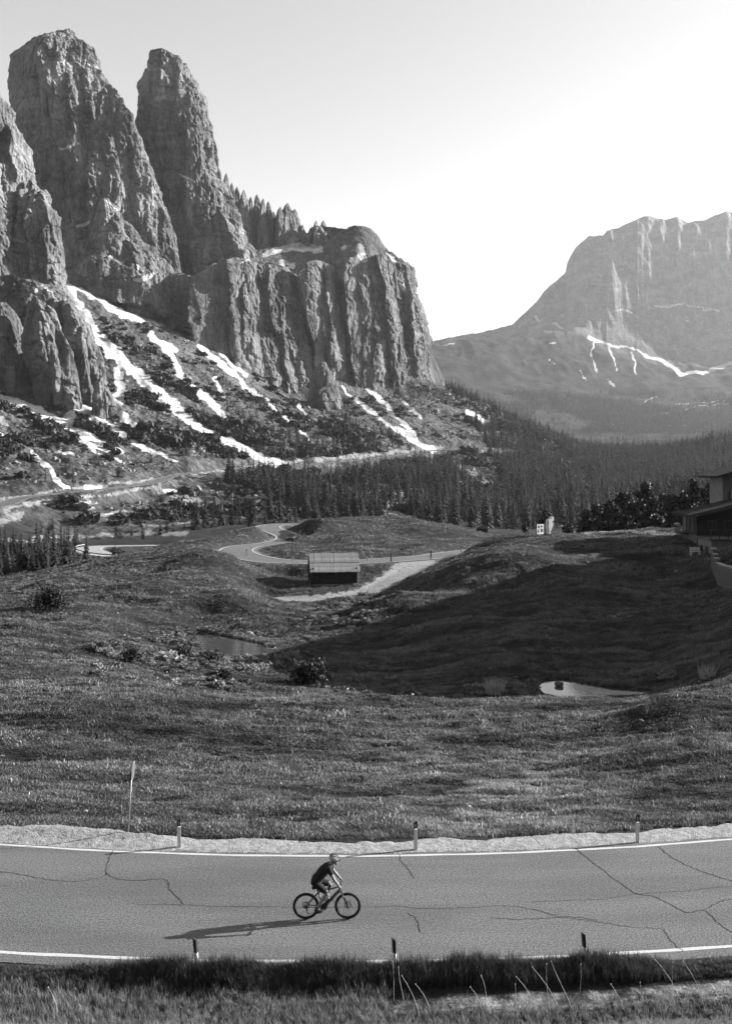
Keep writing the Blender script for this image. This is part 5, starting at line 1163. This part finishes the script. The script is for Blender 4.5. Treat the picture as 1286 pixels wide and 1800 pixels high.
# ================================================================== ROADSIDE POSTS AND SIGN
def marker(px, py, Y, h, label, lean=0.0, rz=0.0, w=0.12, grp='white marker posts along the near road', bf=0.74):
    x = (px-CX)/F*Y; e = empty('marker_post', (x, Y, ground_at(x, Y)+0.02), label, 'post', grp, rz); e.rotation_euler = (0, lean, rz)
    b = MB(); b.prism([(-w/2, -0.045), (w/2, -0.045), (w*0.32, 0.045), (-w*0.32, 0.045)], 2, -0.1, h*bf); b.build('post', M['white'], e, False, 0.006)
    b = MB(); z0, z1 = h*bf, h
    n = [(-w/2, -0.045), (w/2, -0.045), (w*0.32, 0.045), (-w*0.32, 0.045)]
    b.add([(x_, y_, z0+(0.04 if x_ > 0 else -0.0)) for x_, y_ in n]+[(x_, y_, z1-(0.05 if x_ < 0 else 0)) for x_, y_ in n], [(3, 2, 1, 0), (4, 5, 6, 7), (0, 1, 5, 4), (1, 2, 6, 5), (2, 3, 7, 6), (3, 0, 4, 7)])
    b.build('black_band', M['black'], e)
    b = MB(); b.box((0, -0.05, h*(1+bf)/2), (w*0.32, 0.008, h*0.12)); b.build('reflector', M['steel'], e)
    return e
for px, py, lb, ln in ((316, 1490, 'white marker post on the gravel left of the cyclist', -0.03), (730, 1494, 'white marker post on the gravel right of the cyclist', 0.0), (1119, 1481, 'white marker post on the gravel at the right of the picture', 0.0)):
    marker(px, py, CZ*F/(py-HY), 0.95, lb, ln)
for px, lb, ln in ((345, 'black-topped marker post in the verge grass under the tip of the shadow', 0.08), (694, 'black-topped marker post in the verge grass near the middle', 0.03), (1034, 'black-topped marker post in the verge grass at the right', 0.06)):
    x = (px-CX)/F*24.15; y = RC[1]-math.sqrt(68.4**2-(x-RC[0])**2); marker(CX+x/y*F, 0, y, 0.80, lb, ln, math.pi, 0.11, 'black-topped posts in the near verge', 0.52)
sg = empty('road_sign', (*W(225, 1466, 33.0)[:2], ground_at(W(225, 1466, 33.0)[0], 33.0)), 'tall round road sign seen edge-on at the left of the gravel shoulder', 'sign'); sg.rotation_euler = (0, R(3.4), 0)
b = MB(); b.tube([(0, 0, -0.2), (0, 0, 2.5)], 0.024, 10); b.build('pole', M['steel'], sg, True)
n_s = Vector((0.997, 0.06, 0)).normalized(); rotd = n_s.to_track_quat('Z', 'Y').to_matrix()
def disc(r, t, c, n=32):
    b = MB(); v = [rotd @ Vector((math.cos(2*math.pi*i/n)*r, math.sin(2*math.pi*i/n)*r, z))+c for z in (-t/2, t/2) for i in range(n)]
    b.add(v, [tuple(range(n-1, -1, -1)), tuple(range(n, 2*n))]+[(i, (i+1) % n, n+(i+1) % n, n+i) for i in range(n)]); return b
pc = Vector((0.05, -0.01, 2.24)); pl = disc(0.31, 0.006, pc).build('sign_plate', M['steel'], sg)
disc(0.25, 0.003, pc+n_s*0.006).build('sign_face', M['greyplaster'], pl)
b = MB(); b.box((0.025, 0, 2.38), (0.05, 0.06, 0.03)); b.box((0.025, 0, 2.1), (0.05, 0.06, 0.03)); b.build('bracket', M['black'], sg)
b = MB(); b.box((-0.03, 0.0, 1.95), (0.03, 0.12, 0.5)); b.build('side_plate', M['black'], sg)
# marker posts along the road further back
for px, py, y0, lb in ((433, 979, 140, 'tiny marker post outside the hairpin, at its left turn'), (515, 987, 140, 'tiny marker post left of the hut on the lower road edge'), (506, 981, 140, 'tiny marker post on the inside of the hairpin left of the hut'), (645, 988, 140, 'tiny marker post just right of the hut'), (726, 975, 140, 'tiny marker post on the far road edge above the gravel track'), (528, 939, 180, 'tiny marker post on the inner side of the upper bend behind the car'), (438, 958, 160, 'tiny marker post on the crest left of the hairpin'), (735, 925, 200, 'tiny marker post on the lit knoll, right of its top'), (810, 973, 140, 'tiny marker post where the road climbs to the right')):
    p = hit(px, py, y0); marker(px, py, p.y, 1.1, lb, 0, 0, 0.16, 'marker posts on the road further back')
for px, py, lb in ((687, 989, 'dark wooden post left of the gravel track mouth'), (757, 984, 'dark wooden post right of the gravel track mouth')):
    p = hit(px, py, 138); e = empty('wooden_post', p, lb, 'post', 'wooden posts at the track')
    b = MB(); b.tube([(0, 0, -0.2), (0.01, 0, 0.7), (0, 0, 1.35)], [0.12, 0.11, 0.10], 8); b.build('shaft', M['darkwood'], e)
    b = MB(); b.tube([(0, 0, 1.35), (0, 0, 1.42)], [0.13, 0.05], 8); b.build('cap', M['darkwood'], e)
def rail(name, label, rp, nn, i0, i1, off, step=5, h=0.7):
    a = Vector((*(rp[i0, :2]+nn[i0]*off), rp[i0, 2])); e = empty(name, a, label, 'guard rail')
    pts = [Vector((*(rp[i, :2]+nn[i]*off), rp[i, 2]))-a for i in range(i0, i1)]
    b = MB()
    for k in range(len(pts)-1):
        p, q = pts[k], pts[k+1]; o = len(b.v)
        for w in (p, q):
            for dz in (h-0.3, h-0.2, h-0.1, h): b.v.append((w.x, w.y+(0.03 if dz in (h-0.2, h-0.1) else 0), w.z+dz))
        b.f += [(o+m, o+m+1, o+5+m, o+4+m) for m in range(3)]
    b.build('beam', M['steel'], e)
    for k in range(0, len(pts), step):
        b = MB(); b.box((0, 0.06, h/2-0.1), (0.1, 0.06, h+0.2)); o = b.build('rail_post', M['steel'], e); o.location = pts[k]
rail('guard_rail', 'steel guard rail round the hairpin below the left crest', low_road[1], low_road[2], 28, 72, -3.4 if low_road[2][50][0] > 0 else 3.4)

# ================================================================== LOG HUT
hx, hy_ = (585-CX)/F*135, 135.0
hz_ = min(ground_at(hx-3, hy_-2), ground_at(hx+3, hy_-2), ground_at(hx, hy_))-0.1
hut = empty('log_hut', (hx, hy_+1.5, hz_), 'dark log hay hut with a silvery board roof beside the gravel track', 'hut', None, R(7))
Lx, Ly, wallh, rise = 5.9, 4.8, 2.45, 1.75
b = MB(); b.box((0, 0, 0.06), (Lx+0.1, Ly+0.1, 0.5)); b.build('stone_base', M['stone'], hut)
nl = 10; lh = (wallh-0.3)/nl
def log_mesh(L):
    b = MB(); b.tube([(-L/2, 0, 0), (-L/4, 0, 0), (L/4, 0, 0), (L/2, 0, 0)], [lh*0.54, lh*0.57, lh*0.56, lh*0.52], 8); return b.mesh('log', M['log'], True)
lm, lm2 = log_mesh(Lx+0.6), log_mesh(Ly+0.6)
for k in range(nl):
    for s in (-1, 1):
        o = link(bpy.data.objects.new('log', lm), hut); o.location = (random.uniform(-0.06, 0.06), s*Ly/2, 0.32+lh*(k+0.5)); o.rotation_euler = (random.uniform(0, 6), 0, 0)
        o = link(bpy.data.objects.new('log', lm2), hut); o.location = (s*Lx/2, random.uniform(-0.06, 0.06), 0.32+lh*(k+0.95)); o.rotation_euler = (0, 0, R(90))
for s in (-1, 1):
    b = MB(); b.prism([(-Ly/2-0.1, wallh-0.02), (Ly/2+0.1, wallh-0.02), (0, wallh+rise-0.06)], 0, s*Lx/2-0.06, s*Lx/2+0.06); b.build('gable', M['darkwood'], hut)
b = MB(); b.box((1.2, -Ly/2-0.16, 1.15), (1.0, 0.06, 1.6)); dr = b.build('door', M['darkwood'], hut); b = MB(); b.box((1.55, -Ly/2-0.21, 1.15), (0.06, 0.05, 0.16)); b.build('handle', M['metal'], dr)
pit = math.atan2(rise, Ly/2); sl = (Ly/2+0.65)/math.cos(pit); nb_ = 38
bm_ = MB(); bm_.box((0, 0, 0), (Lx*1.14/nb_*1.08, sl*0.56, 0.035)); bmesh_ = bm_.mesh('roof_board', M['shingle'])
for s in (-1, 1):
    for row in (0, 1):
        for k in range(nb_):
            o = link(bpy.data.objects.new('roof_board', bmesh_), hut)
            x = -Lx*0.57+(k+0.5)*Lx*1.14/nb_; t = sl*(0.27 if row == 0 else 0.75)+random.uniform(-0.06, 0.06)
            o.location = (x, s*t*math.cos(pit), wallh+rise+0.10-t*math.sin(pit)+(0.05 if row == 0 else 0.0)+random.uniform(-0.012, 0.016)); o.rotation_euler = (-s*pit, 0, random.uniform(-0.02, 0.02))
for s in (-1, 1):
    for t in (0.1, sl*0.5, sl*0.95):
        b = MB(); b.tube([(-Lx*0.57, s*t*math.cos(pit), wallh+rise-0.03-t*math.sin(pit)), (Lx*0.57, s*t*math.cos(pit), wallh+rise-0.03-t*math.sin(pit))], 0.06, 6); b.build('purlin', M['darkwood'], hut)

# ================================================================== CAR ON THE BEND
rp = up_road[1]; ic = int(np.argmin(np.hypot(rp[:, 0]-W(499, 952, 206)[0], rp[:, 1]-206))); tdir = rp[ic+2]-rp[ic-2]
crp = rp[ic, :2]+up_road[2][ic]*-1.4
car = empty('car', (crp[0], crp[1], rp[ic, 2]+0.03), 'small dark car driving through the S bend', 'car', None, math.atan2(tdir[1], tdir[0])+math.pi)
b = MB(); b.prism([(-2.1, 0.35), (2.05, 0.35), (2.12, 0.62), (2.0, 0.86), (0.95, 0.98), (-1.95, 1.0), (-2.12, 0.8)], 1, -0.88, 0.88); b.build('body', M['carpaint'], car, True, 0.06)
b = MB(); b.add([(-1.95, -0.80, 0.98), (0.95, -0.80, 0.96), (0.35, -0.62, 1.50), (-1.55, -0.62, 1.52), (-1.95, 0.80, 0.98), (0.95, 0.80, 0.96), (0.35, 0.62, 1.50), (-1.55, 0.62, 1.52)], [(0, 1, 2, 3), (7, 6, 5, 4), (3, 2, 6, 7), (0, 3, 7, 4), (1, 5, 6, 2), (0, 4, 5, 1)]); cab = b.build('cabin', M['carpaint'], car, False, 0.04)
for s in (-1, 1):
    b = MB(); b.add([(-1.7, s*0.775, 1.05), (0.72, s*0.775, 1.04), (0.28, s*0.655, 1.42), (-1.45, s*0.655, 1.44)], [(0, 1, 2, 3)]); o = b.build('side_window', M['glass'], cab); o.location = (0, s*0.03, 0)
b = MB(); b.add([(0.93, -0.7, 1.02), (0.93, 0.7, 1.02), (0.42, 0.56, 1.44), (0.42, -0.56, 1.44)], [(0, 1, 2, 3)]); o = b.build('windscreen', M['glass'], cab); o.location = (0.03, 0, 0.02)
b = MB(); b.add([(-1.9, -0.7, 1.05), (-1.9, 0.7, 1.05), (-1.6, 0.56, 1.44), (-1.6, -0.56, 1.44)], [(0, 1, 2, 3)]); o = b.build('rear_window', M['glass'], cab); o.location = (-0.05, 0, 0.0)
for sx in (-1.3, 1.3):
    for s in (-1, 1):
        w = bpy.data.objects.new('wheel', None); w.location = (sx, s*0.8, 0.32); link(w, car); MB().torus((0, 0, 0), 0.25, 0.08, 24, 8, 1.2).build('tyre', M['rubber'], w, True)
        b = MB(); b.tube([(0, -0.07, 0), (0, 0.07, 0)], 0.18, 14); b.build('rim', M['steel'], w)
for s in (-1, 1):
    b = MB(); b.box((2.07, s*0.62, 0.74), (0.06, 0.35, 0.14)); b.build('headlight', M['white'], car); b = MB(); b.box((-2.09, s*0.68, 0.82), (0.06, 0.25, 0.18)); b.build('tail_light', M['steel'], car)

# ================================================================== BOARD AND CARVED FIGURE ON THE CREST
p = hit(949, 943, 120); by = p.y
bo = empty('notice_board', (p.x, by, p.z), 'white notice board on the sunlit crest', 'board', None, R(30))
b = MB(); b.box((0, 0, 0.98), (1.3, 0.06, 1.5)); pn_ = b.build('panel', M['board'], bo)
for k, (x, z, w, h) in enumerate(((-0.35, 1.35, 0.35, 0.4), (0.2, 1.4, 0.5, 0.25), (0.25, 0.8, 0.55, 0.5), (-0.4, 0.7, 0.25, 0.5))):
    b = MB(); b.box((x, -0.036, z), (w, 0.006, h)); b.build('printed_patch', M['greyplaster'], pn_)
for s in (-1, 1): b = MB(); b.box((s*0.6, 0.08, 0.8), (0.09, 0.09, 1.9)); b.build('leg', M['darkwood'], bo)
p = hit(964, 941, 120)
st = empty('carved_figure', (p.x, by+1.5, ground_at(p.x, by+1.5)), 'pale carved figure with a bowed head beside the white board', 'sculpture', None, R(25))
k_ = 1/8.04*by/F
out = [(640, 460), (634, 380), (636, 300), (648, 258), (668, 240), (690, 240), (700, 213), (722, 204), (742, 212), (748, 232), (740, 268), (716, 276), (708, 305), (716, 322), (735, 283), (746, 298), (730, 330), (722, 365), (706, 395), (690, 410), (686, 460)]
poly = [((x-665)*k_, (468-y)*k_) for x, y in out]
b = MB(); b.prism(poly, 1, -0.32, 0.32); b.build('figure', M['carved'], st, False, 0.05)
b = MB(); b.prism([(-0.25, 0.6), (0.1, 0.5), (0.25, 1.4), (0.05, 2.2), (-0.2, 2.1)], 1, -0.42, -0.30); b.build('carved_robe', M['carved'], st, False, 0.03)
b = MB(); b.box((0.15, 0, 0.05), (1.6, 1.0, 0.35)); b.build('plinth', M['darkwood'], st, False, 0.02)

# ================================================================== CHALET AND HOTEL ON THE RIGHT
ch = empty('chalet', (41.8, 126, 0), 'dark wooden chalet with a low roof on the shaded crest', 'building')
def lbox(x0, x1, y0, y1, z0, z1): return MB().box(((x0+x1)/2, (y0+y1)/2, (z0+z1)/2), (x1-x0, y1-y0, z1-z0))
lbox(0, 8.2, 0, 5.6, -1.0, 3.6).build('ground_floor', M['greyplaster'], ch)
lbox(-0.05, 8.25, -0.05, 5.65, 3.6, 6.15).build('wooden_floor', M['darkwood'], ch)
b = MB(); b.prism([(-0.05, 6.15), (8.25, 6.15), (8.25, 8.1)], 1, -0.05, 5.65); b.build('gable', M['darkwood'], ch)
sl_ = math.atan2(1.95, 8.3)
b = MB(); b.prism([(-1.2, 5.95), (8.6, 8.25), (8.6, 8.5), (-1.2, 6.2)], 1, -1.1, 6.4); rf = b.build('roof', M['roof'], ch)
for k in range(6):
    b = MB(); b.box((3.7, -0.8+k*1.27, 7.36), (10.0, 0.09, 0.05), Matrix.Rotation(-math.atan2(2.3, 9.8), 3, 'Y')); b.build('roof_batten', M['roof'], rf)
b = MB(); b.box((3.7, -1.13, 7.1), (10.1, 0.05, 0.28), Matrix.Rotation(-math.atan2(2.3, 9.8), 3, 'Y')); b.build('barge_board', M['greyplaster'], rf)
def window(par, c, w, h, axis, shutters=True, mat='white'):
    """axis 1: in a wall facing -Y, axis 0: in a wall facing -X"""
    def bx(u, z, ww, hh, d, t): return MB().box((c[0]+u, c[1]-d, c[2]+z) if axis == 1 else (c[0]-d, c[1]+u, c[2]+z), (ww, t, hh) if axis == 1 else (t, ww, hh))
    g = bx(0, 0, w, h, 0.02, 0.06).build('window', M['glass'], par)
    for u, z, ww, hh in ((-w/2, 0, 0.08, h+0.08), (w/2, 0, 0.08, h+0.08), (0, 0, 0.05, h), (0, h/2, w+0.08, 0.08), (0, -h/2, w+0.12, 0.09)): bx(u, z, ww, hh, 0.07, 0.08).build('window_bar', M[mat], g)
    if shutters:
        for s in (-1, 1): bx(s*w*0.76, 0, w*0.44, h+0.05, 0.06, 0.05).build('shutter', M['darkwood'], g)
for x in (1.9, 4.0, 6.2): window(ch, (x, -0.05, 4.85), 0.95, 1.15, 1, False, 'greyplaster')
for y in (1.2, 3.0): window(ch, (-0.05, y, 4.9), 0.6, 1.5, 0, False, 'plaster')
lbox(-0.11, -0.06, 4.1, 5.0, 3.9, 5.9).build('white_panel', M['plaster'], ch)
bal = lbox(-1.1, 0, 2.9, 5.6, 3.55, 3.72).build('balcony', M['darkwood'], ch)
for k in range(7): lbox(-1.1, -1.04, 2.95+k*0.4, 3.05+k*0.4, 3.72, 4.6).build('baluster', M['greyplaster'], bal)
lbox(-1.12, -1.02, 2.9, 5.6, 4.6, 4.7).build('balcony_rail', M['plaster'], bal)
window(ch, (0, 2.0, 1.9), 0.9, 1.2, 0, False, 'greyplaster'); window(ch, (0, 5.0, 1.9), 0.9, 1.2, 0, False, 'greyplaster')
an = empty('annex', (41.9, 121.0, 0), 'white plastered annex with a terrace in front of the chalet', 'building')
lbox(0, 5.2, 0, 4.9, -1.0, 3.3).build('wall', M['plaster'], an); lbox(-0.25, 5.4, -0.25, 4.9, 3.3, 3.5).build('terrace_slab', M['greyplaster'], an)
for y in (1.0, 2.9):
    d = lbox(-0.06, 0.02, y, y+0.95, 0.2, 2.5).build('door', M['darkwood'], an); lbox(-0.11, -0.06, y+0.8, y+0.86, 1.2, 1.5).build('handle', M['metal'], d)
for k in range(6): lbox(-0.15+k*1.05, -0.05+k*1.05, -0.2, -0.1, 3.5, 4.4).build('rail_post', M['darkwood'], an)
lbox(-0.15, 5.3, -0.2, -0.1, 4.4, 4.5).build('rail', M['darkwood'], an)
ho = empty('hotel', (47.4, 132.5, 0), 'tall white building with a dark overhanging roof cut by the right edge', 'building')
lbox(0, 13, 0, 5, -1, 11.0).build('wall', M['plaster'], ho)
b = MB(); b.prism([(-1.2, 10.75), (6.5, 13.0), (14.2, 10.75), (14.2, 11.05), (6.5, 13.35), (-1.2, 11.05)], 1, -1.3, 6.3); rf = b.build('roof', M['roof'], ho)
b = MB(); b.prism([(0, 11.0), (13, 11.0), (6.5, 12.95)], 1, 0.02, 4.98); b.build('gable', M['plaster'], ho)
for x in (1.6, 4.4, 7.2):
    for z in (2.2, 5.2, 8.3): window(ho, (x, 0, z), 0.9, 1.3, 1, True)
b = MB(); b.prism([(0.6, 6.2), (3.4, 9.6), (6.2, 6.2)], 1, -2.4, 0); po = b.build('porch_gable', M['darkwood'], ho)
b = MB(); b.prism([(0.2, 5.9), (3.4, 9.7), (6.6, 5.9), (6.6, 6.2), (3.4, 10.05), (0.2, 6.2)], 1, -2.8, 0.1); b.build('porch_roof', M['roof'], ho)
# curved retaining wall below the terrace
rw_pts = smooth_path([W(1252, 1006, 114), W(1262, 1020, 110), W(1276, 1035, 106), W(1300, 1050, 102), W(1340, 1060, 100)], 14)
rw = empty('retaining_wall', (rw_pts[0][0], rw_pts[0][1], ground_at(rw_pts[0][0], rw_pts[0][1])), 'curved pale retaining wall under the terrace at the right edge', 'wall')
for k in range(13):
    p, q = Vector(rw_pts[k]), Vector(rw_pts[k+1]); m_ = (p+q)/2; g_ = ground_at(m_.x, m_.y); d = q-p
    b = MB(); b.box((0, 0, 0.7), (math.hypot(d.x, d.y)*1.02, 0.4, 3.0)); o = b.build('wall_block', M['greyplaster'], rw); o.location = Vector((m_.x, m_.y, g_))-rw.location; o.rotation_euler = (0, 0, math.atan2(d.y, d.x))
    b = MB(); b.box((0, 0, 2.25), (math.hypot(d.x, d.y)*1.03, 0.5, 0.12)); o = b.build('coping', M['stone'], rw); o.location = Vector((m_.x, m_.y, g_))-rw.location; o.rotation_euler = (0, 0, math.atan2(d.y, d.x))
p = hit(1221, 979, 100); be = empty('garden_bench', (p.x, p.y, p.z), 'small white slatted bench in front of the annex', 'bench')
for k in range(4): b = MB(); b.box((0, -0.2+k*0.13, 0.45), (1.2, 0.1, 0.04)); b.build('seat_slat', M['white'], be)
for k in range(3): b = MB(); b.box((0, 0.25, 0.6+k*0.14), (1.2, 0.04, 0.1)); b.build('back_slat', M['white'], be)
for sx in (-0.52, 0.52):
    for sy in (-0.2, 0.22): b = MB(); b.box((sx, sy, 0.45 if sy > 0 else 0.2), (0.07, 0.07, 1.0 if sy > 0 else 0.5)); b.build('leg', M['white'], be)
# far little shed at the end of the knoll
p = hit(852, 939, 225); sd2 = empty('shed', (p.x, p.y+6, ground_at(p.x, p.y+6)+0.2), 'tiny pale shed half hidden behind the far end of the knoll', 'hut')
lbox(-1.2, 1.2, -1, 1, -0.5, 1.3).build('wall', M['darkwood'], sd2); b = MB(); b.prism([(-1.6, 1.2), (0, 2.2), (1.6, 1.2)], 1, -1.3, 1.3); b.build('roof', M['plaster'], sd2)

# ================================================================== STONES
def stone(px, py, Y, w, label, dark=False, seed=1, z=None, sub=0):
    x = (px-CX)/F*Y; v, f = boulder(seed, 12, 9); v = v*w/2
    v = v+0.06*w*np.stack([noise(v[:, 0]*6/w, v[:, 1]*6/w, v[:, 2]*6/w, seed+i) for i in range(3)], -1)
    m = bpy.data.meshes.new('boulder'); m.from_pydata(v.tolist(), [], f); m.materials.append(M['rock'] if dark else M['stone'])
    o = link(bpy.data.objects.new('boulder', m)); o.location = (x, Y, (ground_at(x, Y) if z is None else z)+w*0.18-sub); tag(o, label, 'boulder')
stone(982, 1205, 77.8, 0.75, 'round dark stone standing in the bright pond', True, 3, -4.85)
stone(952, 1203, 79.0, 0.6, 'dark stone at the left tip of the bright pond', True, 5)
stone(363, 1119, 104.2, 1.0, 'pale boulder at the upper left bank of the left pond', False, 7)
stone(437, 1121, 104.5, 1.2, 'pale boulder on the far bank of the left pond', False, 9)
stone(434, 1157, 91.5, 1.0, 'pale boulder at the outlet of the left pond', False, 11)
stone(1170, 1202, 77.5, 1.6, 'grey boulder in the shade right of the bright pond', True, 13)
stone(150, 892, 395, 9.0, 'big pale boulder below the pass road', False, 15)
stone(645, 1070, 122, 0.8, 'pale stone below the bend of the gravel track', False, 21)
stone(1187, 1006, 117, 0.5, 'lone pale stone on the shaded slope below the chalet', False, 23)

# ================================================================== HAZE
zlo = min(ZZ.min(), MZ.min(), BZ.min())-1.0; zhi = max(MZ.max(), BZ.max(), CZ+(HY-50)/F*1080)+5.0
b = MB(); b.box((300, 1850, (zlo+zhi)/2), (6800, 7700, zhi-zlo))
t = bpy.data.materials.new('haze_air'); t.use_nodes = True; nt = t.node_tree; nt.nodes.clear()
vo = nt.nodes.new('ShaderNodeVolumePrincipled'); vo.inputs['Color'].default_value = (0.95, 0.95, 0.95, 1); vo.inputs['Density'].default_value = 0.37e-4; vo.inputs['Anisotropy'].default_value = 0.45
oo = nt.nodes.new('ShaderNodeOutputMaterial'); nt.links.new(vo.outputs[0], oo.inputs['Volume'])
hz = b.build('haze', t); tag(hz, 'pale sunlit mountain haze filling the valley', None, None, 'stuff')
